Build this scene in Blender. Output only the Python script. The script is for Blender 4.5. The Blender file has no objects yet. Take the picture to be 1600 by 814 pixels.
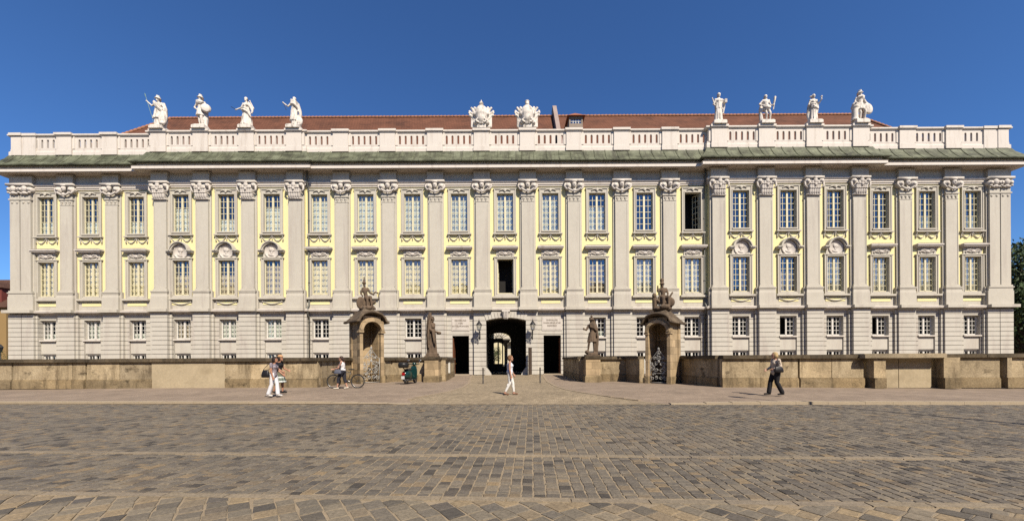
import bpy, bmesh, math, random
from mathutils import Vector, Matrix, Euler, noise as mnoise
R = random.Random(7)
S = bpy.context.scene
COL = S.collection
PI = math.pi
rad = math.radians

# ------------------------------------------------------------------ mesh helper
class MB:
    def __init__(s): s.v = []; s.f = []
    def add(s, vs, fs):
        n = len(s.v); s.v += [tuple(p) for p in vs]; s.f += [tuple(i + n for i in f) for f in fs]
    def quad(s, a, b, c, d): s.add([a, b, c, d], [(0, 1, 2, 3)])
    def box(s, x0, x1, y0, y1, z0, z1):
        s.add([(x0,y0,z0),(x1,y0,z0),(x1,y1,z0),(x0,y1,z0),(x0,y0,z1),(x1,y0,z1),(x1,y1,z1),(x0,y1,z1)],
              [(0,3,2,1),(4,5,6,7),(0,1,5,4),(1,2,6,5),(2,3,7,6),(3,0,4,7)])
    def frustum(s, x0, x1, y0, y1, z0, z1, ix, iy):   # box whose top is inset
        s.add([(x0,y0,z0),(x1,y0,z0),(x1,y1,z0),(x0,y1,z0),(x0+ix,y0+iy,z1),(x1-ix,y0+iy,z1),(x1-ix,y1-iy,z1),(x0+ix,y1-iy,z1)],
              [(0,3,2,1),(4,5,6,7),(0,1,5,4),(1,2,6,5),(2,3,7,6),(3,0,4,7)])
    def prism(s, poly, y0, y1):                        # poly in (x,z), extruded along y
        n = len(poly)
        s.add([(x,y0,z) for x,z in poly] + [(x,y1,z) for x,z in poly],
              [tuple(range(n)), tuple(range(2*n-1, n-1, -1))] + [(i, (i+1) % n + 0, (i+1) % n + n, i + n) for i in range(n)])
    def loft(s, rings, closed_ends=True, wrap=True):
        n = len(rings[0]); b = len(s.v)
        for r in rings: s.v += [tuple(p) for p in r]
        for k in range(len(rings) - 1):
            for i in range(n if wrap else n - 1):
                j = (i + 1) % n
                s.f.append((b+k*n+i, b+k*n+j, b+(k+1)*n+j, b+(k+1)*n+i))
        if closed_ends and wrap:
            s.f.append(tuple(b + i for i in range(n))[::-1])
            s.f.append(tuple(b + (len(rings)-1)*n + i for i in range(n)))
    def tube(s, pts, r, n=8, closed=False):
        pts = [Vector(p) for p in pts]; m = len(pts)
        rr = r if isinstance(r, (list, tuple)) else [r] * m
        rings = []; prev = None
        for i, p in enumerate(pts):
            if closed: t = (pts[(i+1) % m] - pts[i-1])
            else: t = pts[min(i+1, m-1)] - pts[max(i-1, 0)]
            t = t.normalized() if t.length > 1e-9 else Vector((0,0,1))
            if prev is None:
                a = t.orthogonal().normalized()
            else:
                a = (prev - t * prev.dot(t)); a = a.normalized() if a.length > 1e-6 else t.orthogonal().normalized()
            prev = a; b = t.cross(a)
            rings.append([p + a*math.cos(2*PI*k/n)*rr[i] + b*math.sin(2*PI*k/n)*rr[i] for k in range(n)])
        if closed:
            rings.append(rings[0]); s.loft(rings, False)
        else: s.loft(rings)
    def ell(s, c, r, rot=None, nu=14, nv=9):
        if not isinstance(r, (tuple, list)): r = (r, r, r)
        c = Vector(c); M3 = Euler(rot).to_matrix() if rot else None
        rings = []
        for j in range(1, nv):
            th = PI*j/nv; ring = []
            for i in range(nu):
                ph = 2*PI*i/nu
                p = Vector((r[0]*math.sin(th)*math.cos(ph), r[1]*math.sin(th)*math.sin(ph), -r[2]*math.cos(th)))
                if M3: p = M3 @ p
                ring.append(c + p)
            rings.append(ring)
        b = len(s.v); s.loft(rings, False)
        for sgn, off in ((-1, 0), (1, (nv-2)*nu)):
            p = Vector((0, 0, sgn*r[2]));  p = M3 @ p if M3 else p
            k = len(s.v); s.v.append(tuple(c + p))
            for i in range(nu):
                j = (i+1) % nu
                s.f.append((b+off+j, b+off+i, k) if sgn < 0 else (b+off+i, b+off+j, k))
    def cap(s, p0, p1, r0, r1=None, n=10):             # tapered limb with round ends
        r1 = r0 if r1 is None else r1
        p0 = Vector(p0); p1 = Vector(p1); d = (p1 - p0); L = d.length
        if L < 1e-6: s.ell(p0, r0); return
        d /= L; pts = []; rs = []
        for a in (80, 50, 20): pts.append(p0 - d*r0*math.sin(rad(a))); rs.append(r0*math.cos(rad(a)))
        for t in (0, .25, .5, .75, 1): pts.append(p0 + d*L*t); rs.append(r0 + (r1-r0)*t)
        for a in (20, 50, 80): pts.append(p1 + d*r1*math.sin(rad(a))); rs.append(r1*math.cos(rad(a)))
        s.tube(pts, rs, n)
    def limb(s, pts, rs, n=10):
        for i in range(len(pts)-1): s.cap(pts[i], pts[i+1], rs[i], rs[i+1], n)
    def lathe(s, prof, c=(0,0,0), n=16):               # prof (r,z)
        s.loft([[(c[0]+r*math.cos(2*PI*i/n), c[1]+r*math.sin(2*PI*i/n), c[2]+z) for i in range(n)] for r, z in prof])
    def xform(s, M4):
        s.v = [tuple(M4 @ Vector(p)) for p in s.v]; return s
    def merge(s, o): s.add(o.v, o.f)

def sweep(mb, path, prof):
    """rectilinear path of (x,y); prof of (v out, z); mitred corners"""
    n = len(path); nor = []
    for i in range(n-1):
        dx = path[i+1][0]-path[i][0]; dy = path[i+1][1]-path[i][1]; L = math.hypot(dx, dy); nor.append((dy/L, -dx/L))
    rings = []
    for i, (x, y) in enumerate(path):
        a = nor[max(i-1, 0)]; b = nor[min(i, n-2)]
        if i in (0, n-1): o = b if i == 0 else a
        else: o = (a[0]+b[0], a[1]+b[1])
        rings.append([(x+o[0]*v, y+o[1]*v, z) for v, z in prof])
    mb.loft(rings)

def smooth_mesh(me, on=True, ang=None):
    me.polygons.foreach_set('use_smooth', [on]*len(me.polygons))

def obj(name, mb, mat, parent=None, loc=(0,0,0), rot=None, smooth=False, fix=True):
    me = bpy.data.meshes.new(name)
    me.from_pydata(mb.v, [], mb.f)
    if fix:
        bm = bmesh.new(); bm.from_mesh(me); bmesh.ops.recalc_face_normals(bm, faces=bm.faces); bm.to_mesh(me); bm.free()
    if smooth: smooth_mesh(me)
    if mat: me.materials.append(mat)
    o = bpy.data.objects.new(name, me); COL.objects.link(o)
    o.location = loc
    if rot: o.rotation_euler = rot
    if parent: o.parent = parent
    return o

def blob(name, mb, mat, parent=None, loc=(0,0,0), rot=None, vox=.03, smooth_it=0):
    """fuse overlapping primitives into one continuous surface"""
    o = obj(name, mb, None, None, fix=False)
    m = o.modifiers.new('r', 'REMESH'); m.mode = 'VOXEL'; m.voxel_size = vox
    if smooth_it:
        q = o.modifiers.new('s', 'SMOOTH'); q.iterations = smooth_it; q.factor = .5
    bpy.context.view_layer.update()
    dg = bpy.context.evaluated_depsgraph_get()
    me = bpy.data.meshes.new_from_object(o.evaluated_get(dg))
    old = o.data; o.modifiers.clear(); o.data = me; bpy.data.meshes.remove(old)
    me.name = name; smooth_mesh(me); me.materials.clear(); me.materials.append(mat)
    o.location = loc
    if rot: o.rotation_euler = rot
    if parent: o.parent = parent
    return o

def empty(name, loc=(0,0,0), rot=None, parent=None):
    o = bpy.data.objects.new(name, None); COL.objects.link(o); o.location = loc; o.empty_display_size = .2
    if rot: o.rotation_euler = rot
    if parent: o.parent = parent
    return o
def tag(o, label, cat, group=None, kind=None):
    o['label'] = label; o['category'] = cat
    if group: o['group'] = group
    if kind: o['kind'] = kind
    return o
def struct(o, kind='structure'): o['kind'] = kind; return o
def dup(o, parent, loc, name=None):
    c = o.copy(); COL.objects.link(c); c.parent = parent; c.location = loc
    return c

# ------------------------------------------------------------------ materials
def nodes(name):
    m = bpy.data.materials.new(name); m.use_nodes = True; t = m.node_tree; b = t.nodes['Principled BSDF']
    return m, t, b
def N(t, kind, **kw):
    n = t.nodes.new(kind)
    for k, v in kw.items():
        if k.startswith('i_'):
            n.inputs[k[2:].replace('_', ' ')].default_value = v
        else: setattr(n, k, v)
    return n
def coords(t, scale=(1,1,1), obj_space=False, rot=(0,0,0)):
    mp = N(t, 'ShaderNodeMapping'); mp.inputs['Scale'].default_value = scale; mp.inputs['Rotation'].default_value = rot
    if obj_space: t.links.new(N(t, 'ShaderNodeTexCoord').outputs['Object'], mp.inputs['Vector'])
    else: t.links.new(N(t, 'ShaderNodeNewGeometry').outputs['Position'], mp.inputs['Vector'])
    return mp.outputs['Vector']
def noise(t, vec, scale, detail=5, rough=.55):
    n = N(t, 'ShaderNodeTexNoise'); n.inputs['Scale'].default_value = scale; n.inputs['Detail'].default_value = detail; n.inputs['Roughness'].default_value = rough
    t.links.new(vec, n.inputs['Vector']); return n.outputs['Fac']
def ramp(t, fac, stops):
    n = N(t, 'ShaderNodeValToRGB'); e = n.color_ramp.elements
    while len(e) > 1: e.remove(e[-1])
    e[0].position = stops[0][0]; e[0].color = (*stops[0][1], 1)
    for p, c in stops[1:]:
        k = e.new(p); k.color = (*c, 1)
    t.links.new(fac, n.inputs['Fac']); return n.outputs['Color']
def mix(t, fac, a, b, mode='MIX'):
    n = N(t, 'ShaderNodeMix', data_type='RGBA', blend_type=mode)
    for sock, v in ((n.inputs[0], fac), (n.inputs[6], a), (n.inputs[7], b)):
        if hasattr(v, 'is_linked') or hasattr(v, 'node'): t.links.new(v, sock)
        else: sock.default_value = v if not isinstance(v, tuple) else (*v, 1)
    return n.outputs[2]
def g(c, k): return tuple(min(1.6, x*k) for x in c)
def bump(t, b, h, strength, dist=.02):
    n = N(t, 'ShaderNodeBump'); n.inputs['Strength'].default_value = strength; n.inputs['Distance'].default_value = dist
    t.links.new(h, n.inputs['Height']); t.links.new(n.outputs['Normal'], b.inputs['Normal'])

def M(name, col, var=.1, sc=1.5, rough=.85, bmp=.25, bsc=25, stain=None, stain_sc=(2.5,2.5,.5), stain_at=(.5,.68), spec=.3, metal=0, obj_space=False, bdist=.02):
    m, t, b = nodes(name)
    v = coords(t, obj_space=obj_space)
    c = ramp(t, noise(t, v, sc, 6, .6), [(.28, g(col, 1-var)), (.72, g(col, 1+var))])
    fine = noise(t, v, sc*9, 4, .6)
    c = mix(t, .5, c, ramp(t, fine, [(.3, g(col, 1-var*.9)), (.7, g(col, 1+var*.9))]))
    if stain:
        sv = coords(t, stain_sc, obj_space)
        f = ramp(t, noise(t, sv, 1., 7, .65), [(stain_at[0], (0,0,0)), (stain_at[1], (1,1,1))])
        c = mix(t, f, c, stain)
    t.links.new(c, b.inputs['Base Color'])
    b.inputs['Roughness'].default_value = rough; b.inputs['Specular IOR Level'].default_value = spec; b.inputs['Metallic'].default_value = metal
    if bmp: bump(t, b, noise(t, v, bsc, 5, .6), bmp, bdist)
    return m

MAT = {}
MAT['stucco'] = M('grey_stucco', (.635,.59,.495), .08, .35, .9, .3, 9, stain=(.49,.435,.375), stain_sc=(1.3,1.3,.11), stain_at=(.50,.76))
MAT['rustic'] = M('rusticated_stucco', (.65,.61,.525), .08, .3, .9, .3, 9, stain=(.52,.46,.40), stain_sc=(1.1,1.1,.18), stain_at=(.50,.76))
MAT['yellow'] = M('yellow_stucco', (.97,.875,.46), .04, .6, .9, .1, 8)
MAT['trim'] = M('pale_trim', (.71,.65,.575), .06, .8, .85, .2, 10, stain=(.48,.42,.36), stain_sc=(2.2,2.2,.5), stain_at=(.52,.74))
MAT['cream'] = M('cream_parapet', (.82,.745,.655), .05, .6, .85, .2, 8, stain=(.60,.52,.44), stain_sc=(2.2,2.2,.22), stain_at=(.53,.76))
MAT['white_stone'] = M('white_statue_stone', (.90,.82,.72), .10, 2.5, .8, .7, 6, stain=(.33,.29,.24), stain_sc=(4,4,1.1), stain_at=(.50,.66), obj_space=False)
MAT['dark_stone'] = M('weathered_statue_stone', (.165,.115,.075), .35, 3.5, .9, .5, 16, stain=(.05,.04,.03), stain_sc=(3,3,1), stain_at=(.5,.66))
MAT['gate_stone'] = None
MAT['roof_stone'] = M('gate_roof_stone', (.11,.08,.052), .3, 2.5, .92, .5, 10, stain=(.26,.20,.13), stain_sc=(2,2,2), stain_at=(.5,.7))
MAT['wood_frame'] = M('cream_window_paint', (.84,.77,.52), .03, 3, .5, .05)
MAT['white_frame'] = M('white_window_paint', (.80,.77,.70), .03, 3, .5, .05)
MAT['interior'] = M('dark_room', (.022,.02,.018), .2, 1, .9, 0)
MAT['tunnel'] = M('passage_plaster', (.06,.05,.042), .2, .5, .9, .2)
MAT['pipe'] = M('zinc_pipe', (.17,.17,.15), .15, 2, .55, .1, metal=.3)
MAT['iron'] = M('black_iron', (.025,.025,.026), .2, 5, .5, .1)
MAT['grille'] = M('grey_ironwork', (.40,.39,.36), .3, 9, .55, .1)
MAT['door'] = M('brown_door', (.20,.075,.035), .25, 3, .6, .2)
MAT['kerb'] = M('kerb_granite', (.45,.365,.255), .14, 2.2, .9, .4, 30)
MAT['chim'] = M('rendered_firewall', (.40,.31,.27), .15, 1.2, .9, .3)

def curtain_mat(name, col, trans=.0):
    m, t, b = nodes(name); v = coords(t, (1,1,1))
    c = ramp(t, noise(t, coords(t, (9,1,.4)), 1., 3), [(.3, g(col,.72)), (.7, g(col,1.1))])
    t.links.new(c, b.inputs['Base Color']); b.inputs['Roughness'].default_value = .95
    return m
MAT['blind'] = curtain_mat('cream_blind', (1.15,1.02,.66))
MAT['sheer'] = curtain_mat('pale_sheer', (.98,1.02,.90))
MAT['white_sheer'] = curtain_mat('white_sheer', (1.12,1.08,.95))
MAT['brown_curtain'] = curtain_mat('tan_curtain', (.70,.58,.42))

def glass_mat():
    m = bpy.data.materials.new('window_glass'); m.use_nodes = True; t = m.node_tree; t.nodes.clear()
    out = N(t, 'ShaderNodeOutputMaterial'); mx = N(t, 'ShaderNodeMixShader')
    tr = N(t, 'ShaderNodeBsdfTransparent'); tr.inputs['Color'].default_value = (.95,.97,.95,1)
    gl = N(t, 'ShaderNodeBsdfGlossy'); gl.inputs['Roughness'].default_value = .03; gl.inputs['Color'].default_value = (.9,.95,1,1)
    lw0 = N(t, 'ShaderNodeLayerWeight'); lw0.inputs['Blend'].default_value = .5; lw = N(t, 'ShaderNodeMath', operation='POWER'); lw.inputs[1].default_value = 4; t.links.new(lw0.outputs['Facing'], lw.inputs[0])
    ad = N(t, 'ShaderNodeMath', operation='ADD'); ad.inputs[1].default_value = .205
    t.links.new(lw.outputs[0], ad.inputs[0]); t.links.new(ad.outputs[0], mx.inputs[0])
    # old glass is not flat: a soft wobble
    bp = N(t, 'ShaderNodeBump'); bp.inputs['Strength'].default_value = .3; bp.inputs['Distance'].default_value = .02
    t.links.new(noise(t, coords(t), 2.2, 2), bp.inputs['Height']); t.links.new(bp.outputs[0], gl.inputs['Normal'])
    t.links.new(tr.outputs[0], mx.inputs[1]); t.links.new(gl.outputs[0], mx.inputs[2]); t.links.new(mx.outputs[0], out.inputs[0])
    return m
MAT['glass'] = glass_mat()

def copper_mat():
    m, t, b = nodes('patinated_copper')
    f = noise(t, coords(t, (.55,.9,.9)), 1.3, 8, .65)
    c = ramp(t, f, [(.33,(.04,.042,.024)), (.43,(.10,.108,.062)), (.55,(.17,.182,.112)), (.70,(.245,.26,.17))])
    s = noise(t, coords(t, (3.2,.4,.4)), 1.0, 5, .7)
    c = mix(t, ramp(t, s, [(.49,(0,0,0)), (.66,(.85,.85,.85))]), c, (.06,.06,.036))
    t.links.new(c, b.inputs['Base Color']); b.inputs['Roughness'].default_value = .65; b.inputs['Specular IOR Level'].default_value = .3
    bump(t, b, noise(t, coords(t), 3, 4), .3, .05)
    return m
MAT['copper'] = copper_mat()

def tile_mat(name, col, sx=1, rot=0):
    m, t, b = nodes(name)
    geo = N(t, 'ShaderNodeNewGeometry'); sep = N(t, 'ShaderNodeSeparateXYZ'); cmb = N(t, 'ShaderNodeCombineXYZ')
    t.links.new(geo.outputs['Position'], sep.inputs[0])
    xy = N(t, 'ShaderNodeMath', operation='ADD'); t.links.new(sep.outputs['X'], xy.inputs[0]); t.links.new(sep.outputs['Y'], xy.inputs[1])
    t.links.new(xy.outputs[0], cmb.inputs[0]); t.links.new(sep.outputs['Z'], cmb.inputs[1])
    br = N(t, 'ShaderNodeTexBrick'); br.inputs['Scale'].default_value = 1; br.inputs['Brick Width'].default_value = .30; br.inputs['Row Height'].default_value = .26
    br.inputs['Mortar Size'].default_value = .03; br.inputs['Mortar Smooth'].default_value = .4
    br.inputs['Color1'].default_value = (*g(col,.72),1); br.inputs['Color2'].default_value = (*g(col,1.25),1); br.inputs['Mortar'].default_value = (*g(col,.35),1)
    t.links.new(cmb.outputs[0], br.inputs['Vector'])
    f = noise(t, coords(t, (.35,.5,.5)), 1.2, 7, .65)
    c = mix(t, .55, br.outputs['Color'], ramp(t, f, [(.3,(.055,.028,.02)), (.5,col), (.75,g(col,1.5))]))
    t.links.new(c, b.inputs['Base Color']); b.inputs['Roughness'].default_value = .85; b.inputs['Specular IOR Level'].default_value = .2
    bump(t, b, br.outputs['Fac'], -.6, .05)
    return m
MAT['tile'] = tile_mat('red_roof_tiles', (.17,.07,.04))
MAT['old_tile'] = tile_mat('brown_roof_tiles', (.11,.055,.035))

def sandstone_mat(name, col, dark, light, k=1.):
    m, t, b = nodes(name); v = coords(t)
    c = ramp(t, noise(t, v, .9, 8, .65), [(.25, g(col,.62)), (.5, col), (.75, light)])
    sv = coords(t, (2.6,2.6,.45)); f = noise(t, sv, 1.0, 8, .68)
    c = mix(t, ramp(t, f, [(.50,(0,0,0)), (.70,(.8*k,.8*k,.8*k))]), c, dark)
    f2 = noise(t, coords(t, (.8,.8,1.2)), 1.3, 9, .7)
    c = mix(t, ramp(t, f2, [(.56,(0,0,0)), (.66,(.75*k,.75*k,.75*k))]), c, g(dark,.55))
    c = mix(t, .8, c, ramp(t, N(t, 'ShaderNodeNewGeometry').outputs['Random Per Island'], [(0,(.66,.66,.68)), (.35,(1.0,.98,.95)), (.7,(.84,.82,.80)), (1,(1.25,1.2,1.12))]), 'MULTIPLY')
    f3 = noise(t, v, 14, 5, .7)
    c = mix(t, .55, c, ramp(t, f3, [(.35,(.62,.62,.62)), (.65,(1.3,1.3,1.3))]), 'MULTIPLY')
    t.links.new(c, b.inputs['Base Color']); b.inputs['Roughness'].default_value = .93; b.inputs['Specular IOR Level'].default_value = .2
    bump(t, b, noise(t, v, 9, 8, .7), .5, .05)
    return m
MAT['wall_stone'] = sandstone_mat('forecourt_sandstone', (.50,.40,.255), (.15,.11,.065), (.68,.56,.37), 1.1)
MAT['wall_plinth'] = sandstone_mat('mossy_plinth_stone', (.33,.25,.145), (.08,.062,.038), (.48,.38,.23), 1.1)
MAT['coping'] = sandstone_mat('dark_coping_stone', (.12,.095,.062), (.035,.028,.02), (.24,.19,.125), 1.)  # mottled coping, darker base colour than the wall below
MAT['coping_new'] = sandstone_mat('pale_coping_stone', (.42,.35,.24), (.24,.2,.13), (.5,.42,.3), .6)
MAT['render'] = M('repair_render', (.50,.41,.27), .22, .9, .95, .35, 16, stain=(.36,.285,.175), stain_sc=(.8,.8,.9), stain_at=(.5,.8))

def ashlar_mat(name, col, dark):
    m, t, b = nodes(name); v = coords(t)
    geo = N(t, 'ShaderNodeNewGeometry'); sep = N(t, 'ShaderNodeSeparateXYZ'); cmb = N(t, 'ShaderNodeCombineXYZ'); t.links.new(geo.outputs['Position'], sep.inputs[0])
    xy = N(t, 'ShaderNodeMath', operation='ADD'); t.links.new(sep.outputs['X'], xy.inputs[0]); t.links.new(sep.outputs['Y'], xy.inputs[1]); t.links.new(xy.outputs[0], cmb.inputs[0]); t.links.new(sep.outputs['Z'], cmb.inputs[1])
    br = N(t, 'ShaderNodeTexBrick'); br.inputs['Scale'].default_value = 1; br.inputs['Brick Width'].default_value = .9; br.inputs['Row Height'].default_value = .44; br.inputs['Mortar Size'].default_value = .012; br.inputs['Mortar Smooth'].default_value = .2
    br.inputs['Color1'].default_value = (*g(col,.74),1); br.inputs['Color2'].default_value = (*g(col,1.25),1); br.inputs['Mortar'].default_value = (*g(col,.5),1); t.links.new(cmb.outputs[0], br.inputs['Vector'])
    c = mix(t, .6, br.outputs['Color'], ramp(t, noise(t, v, 1.6, 8, .65), [(.28,(.6,.58,.55)), (.72,(1.35,1.32,1.28))]), 'MULTIPLY')
    c = mix(t, ramp(t, noise(t, coords(t, (2,2,.6)), 1, 8, .68), [(.55,(0,0,0)), (.72,(.8,.8,.8))]), c, dark)
    t.links.new(c, b.inputs['Base Color']); b.inputs['Roughness'].default_value = .92; b.inputs['Specular IOR Level'].default_value = .2
    bump(t, b, noise(t, v, 12, 7, .7), .45, .03); return m
MAT['gate_stone'] = ashlar_mat('gate_sandstone', (.49,.37,.225), (.20,.15,.095))
def sett_mat(name, palette, rough=.8, bsc=45):
    m, t, b = nodes(name)
    rnd = N(t, 'ShaderNodeNewGeometry').outputs['Random Per Island']
    c = ramp(t, rnd, palette)
    v = coords(t)
    c = mix(t, .7, c, ramp(t, noise(t, v, 30, 6, .7), [(.3,(.5,.5,.5)), (.7,(1.5,1.5,1.5))]), 'MULTIPLY')
    big = noise(t, coords(t, (.35,.8,1)), .9, 5, .6)
    c = mix(t, .6, c, ramp(t, big, [(.3,(.72,.74,.78)), (.7,(1.22,1.17,1.1))]), 'MULTIPLY')
    t.links.new(c, b.inputs['Base Color']); b.inputs['Roughness'].default_value = rough; b.inputs['Specular IOR Level'].default_value = .35
    bump(t, b, noise(t, v, bsc, 6, .65), .35, .012)
    return m
MAT['sett'] = sett_mat('granite_setts', [(0,(.065,.057,.048)), (.12,(.125,.108,.088)), (.3,(.21,.18,.138)), (.48,(.15,.131,.106)), (.68,(.245,.205,.148)), (.83,(.14,.124,.104)), (.95,(.29,.215,.125)), (1,(.09,.082,.074))])
MAT['sett_near'] = sett_mat('granite_setts_near', [(0,(.09,.08,.067)), (.2,(.19,.163,.122)), (.45,(.27,.225,.158)), (.62,(.165,.145,.117)), (.82,(.35,.265,.155)), (1,(.12,.107,.092))], .8, 30)
MAT['band'] = sett_mat('channel_stones', [(0,(.26,.215,.15)), (.5,(.32,.26,.18)), (1,(.24,.2,.15))])
MAT['joint'] = M('sandy_joints', (.36,.285,.19), .25, 5, .95, .4, 60)

def paving_mat(name, col, mort, bw, rh, ms, rot, var=.25):
    m, t, b = nodes(name)
    v = coords(t, (1,1,1), False, (0,0,rot))
    br = N(t, 'ShaderNodeTexBrick'); br.inputs['Scale'].default_value = 1; br.inputs['Brick Width'].default_value = bw; br.inputs['Row Height'].default_value = rh
    br.inputs['Mortar Size'].default_value = ms; br.inputs['Mortar Smooth'].default_value = .3
    br.inputs['Color1'].default_value = (*g(col,1-var),1); br.inputs['Color2'].default_value = (*g(col,1+var),1); br.inputs['Mortar'].default_value = (*mort,1)
    wob = N(t, 'ShaderNodeTexNoise'); wob.inputs['Scale'].default_value = 3; t.links.new(v, wob.inputs['Vector'])
    va = N(t, 'ShaderNodeVectorMath', operation='MULTIPLY_ADD'); va.inputs[1].default_value = (.05,.05,0)
    t.links.new(wob.outputs['Color'], va.inputs[0]); t.links.new(v, va.inputs[2]); t.links.new(va.outputs[0], br.inputs['Vector'])
    c = mix(t, .7, br.outputs['Color'], ramp(t, noise(t, v, .5, 7, .65), [(.28,(.68,.66,.64)), (.72,(1.28,1.25,1.2))]), 'MULTIPLY')
    c = mix(t, .5, c, ramp(t, noise(t, v, 16, 5, .65), [(.3,(.7,.7,.7)), (.7,(1.3,1.3,1.3))]), 'MULTIPLY')
    t.links.new(c, b.inputs['Base Color']); b.inputs['Roughness'].default_value = .9; b.inputs['Specular IOR Level'].default_value = .25
    bump(t, b, br.outputs['Fac'], -.4, .01)
    return m
MAT['pave'] = paving_mat('pink_brown_slabs', (.325,.255,.195), (.25,.20,.15), .30, .30, .008, rad(-3), .10)
MAT['drive'] = paving_mat('driveway_cobbles', (.37,.30,.205), (.25,.20,.135), .14, .11, .014, rad(8), .28)
MAT['ground'] = M('court_gravel', (.22,.19,.14), .2, 1, .95, .4, 40)
MAT['road_far'] = paving_mat('far_setts', (.165,.14,.11), (.22,.18,.12), .17, .165, .012, rad(87), .35)

def plain(name, col, rough=.6, spec=.4, metal=0, var=.0, sc=20):
    m, t, b = nodes(name)
    if var:
        c = ramp(t, noise(t, coords(t, (1,1,1), True), sc, 4), [(.3, g(col,1-var)), (.7, g(col,1+var))]); t.links.new(c, b.inputs['Base Color'])
    else: b.inputs['Base Color'].default_value = (*col, 1)
    b.inputs['Roughness'].default_value = rough; b.inputs['Specular IOR Level'].default_value = spec; b.inputs['Metallic'].default_value = metal
    return m
# ================================================================== PALACE (local origin: foot of the central wall plane)
D0 = 37.2
def XF(px, v=0): return (px - 800) * (D0 - v) / 600
def ZF(py, v=0): return 1.55 + (560.5 - py) * (D0 - v) / 600

palace = empty('palace', (0, D0, 0))
tag(palace, 'long baroque palace front, grey and yellow stucco with pilasters and a parapet', 'palace')

VWL, VPL, VPR = -.32, .16, .42
SECS = [dict(x0=-48.2, x1=-34.4, v=VWL, ax=[75,144.5,215.5], kind='wing'),
        dict(x0=-34.4, x1=-19.9, v=VPL,  ax=[285,356,427], kind='pav'),
        dict(x0=-19.9, x1=18.95, v=0,   ax=[501,573,646,719,790.5,861,934,1008,1083], kind='mid'),
        dict(x0=18.95, x1=33.9,  v=VPR,  ax=[1158,1232,1305], kind='pav'),
        dict(x0=33.9,  x1=47.6,  v=0,   ax=[1376,1448,1519], kind='wing')]
PATH = [(-48.2,18),(-48.2,-VWL),(-34.4,-VWL),(-34.4,-VPL),(-19.9,-VPL),(-19.9,0),(18.95,0),(18.95,-VPR),(33.9,-VPR),(33.9,0),(47.6,0),(47.6,18)]
ZS0, ZS1 = ZF(486), ZF(481)          # string course
ZARC = ZF(292)                       # underside of the architrave
TOPW = (1.60, ZF(361), ZF(303)); MIDW = (1.60, ZF(459), ZF(405)); GRW = (1.57, ZF(527), ZF(497)); BAW = (1.42, ZF(551) - .95, ZF(551))
COURSE = .434

def wall_grid(mb, x0, x1, z0, z1, y, holes, reveal=.3, courses=None):
    xs = sorted({x0, x1, *[h[0] for h in holes], *[h[1] for h in holes]})
    def face(a, b, za, zb):
        if zb - za < 1e-4: return
        if not courses:
            mb.quad((a,y,za),(b,y,za),(b,y,zb),(a,y,zb)); return
        gr, gd, c0 = .045, .11, courses
        z = za
        k = math.floor((za - c0)/COURSE)
        while z < zb - 1e-4:
            ga = c0 + (k+1)*COURSE - gr; gb = c0 + (k+1)*COURSE
            e = min(max(ga, z), zb)
            if e > z: mb.quad((a,y,z),(b,y,z),(b,y,e),(a,y,e)); z = e
            if z < zb - 1e-4 and z < gb:
                e = min(gb, zb)
                mb.quad((a,y+gd,z),(b,y+gd,z),(b,y+gd,e),(a,y+gd,e))
                mb.quad((a,y,z),(b,y,z),(b,y+gd,z),(a,y+gd,z)); mb.quad((a,y,e),(b,y,e),(b,y+gd,e),(a,y+gd,e))
                z = e
            k += 1
    for a, b in zip(xs[:-1], xs[1:]):
        if b - a < 1e-5: continue
        z = z0
        for h in sorted([h for h in holes if h[0] <= a + 1e-6 and h[1] >= b - 1e-6], key=lambda h: h[2]):
            face(a, b, z, h[2]); z = h[3]
        face(a, b, z, z1)
    for hx0, hx1, hz0, hz1 in holes:
        r = reveal
        mb.quad((hx0,y,hz0),(hx0,y+r,hz0),(hx0,y+r,hz1),(hx0,y,hz1)); mb.quad((hx1,y,hz0),(hx1,y+r,hz0),(hx1,y+r,hz1),(hx1,y,hz1))
        mb.quad((hx0,y,hz1),(hx1,y,hz1),(hx1,y+r,hz1),(hx0,y+r,hz1)); mb.quad((hx0,y,hz0),(hx1,y,hz0),(hx1,y+r,hz0),(hx0,y+r,hz0))

def rustic_box(mb, x0, x1, y0, y1, z0, z1, c0=0.):
    gr, gd = .045, .10
    k = math.floor((z0 - c0)/COURSE); z = z0
    mb.box(x0+gd, x1-gd, y0+gd, y1, z0, z1)
    while z < z1 - 1e-3:
        e = min(c0 + (k+1)*COURSE - gr, z1)
        if e - z > .02: mb.box(x0, x1, y0, y1-.004, z, e)
        z = c0 + (k+1)*COURSE; k += 1

REC = .17
# ---- window prototypes
def frame_mesh(w, h, rows, cols=2, outer=.07, mull=.17, bar=.04, dep=.07, leaves=(0, 1)):
    mb = MB(); hw = w/2
    mb.box(-hw, -hw+outer, -dep, 0, 0, h); mb.box(hw-outer, hw, -dep, 0, 0, h)
    mb.box(-hw+outer, hw-outer, -dep+.003, 0, 0, outer+.03); mb.box(-hw+outer, hw-outer, -dep+.003, 0, h-outer, h)
    if mull and len(leaves) == 2: mb.box(-mull/2, mull/2, -dep-.02, 0, outer, h-outer)
    for L in leaves:
        a, b = (-hw+outer, -mull/2) if L == 0 else (mull/2, hw-outer)
        if len(leaves) == 1:
            if L == 1: mb.box(-mull/2, mull/4, -dep-.02, 0, outer, h-outer)
            else: mb.box(-mull/4, mull/2, -dep-.02, 0, outer, h-outer)
        for i in range(1, cols):
            x = a + (b-a)*i/cols; mb.box(x-bar/2, x+bar/2, -dep+.015, -.01, outer, h-outer)
        for j in range(1, rows):
            z = outer + (h-2*outer)*j/rows; mb.box(a, b, -dep+.012, -.012, z-bar/2, z+bar/2)
    return mb
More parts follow.
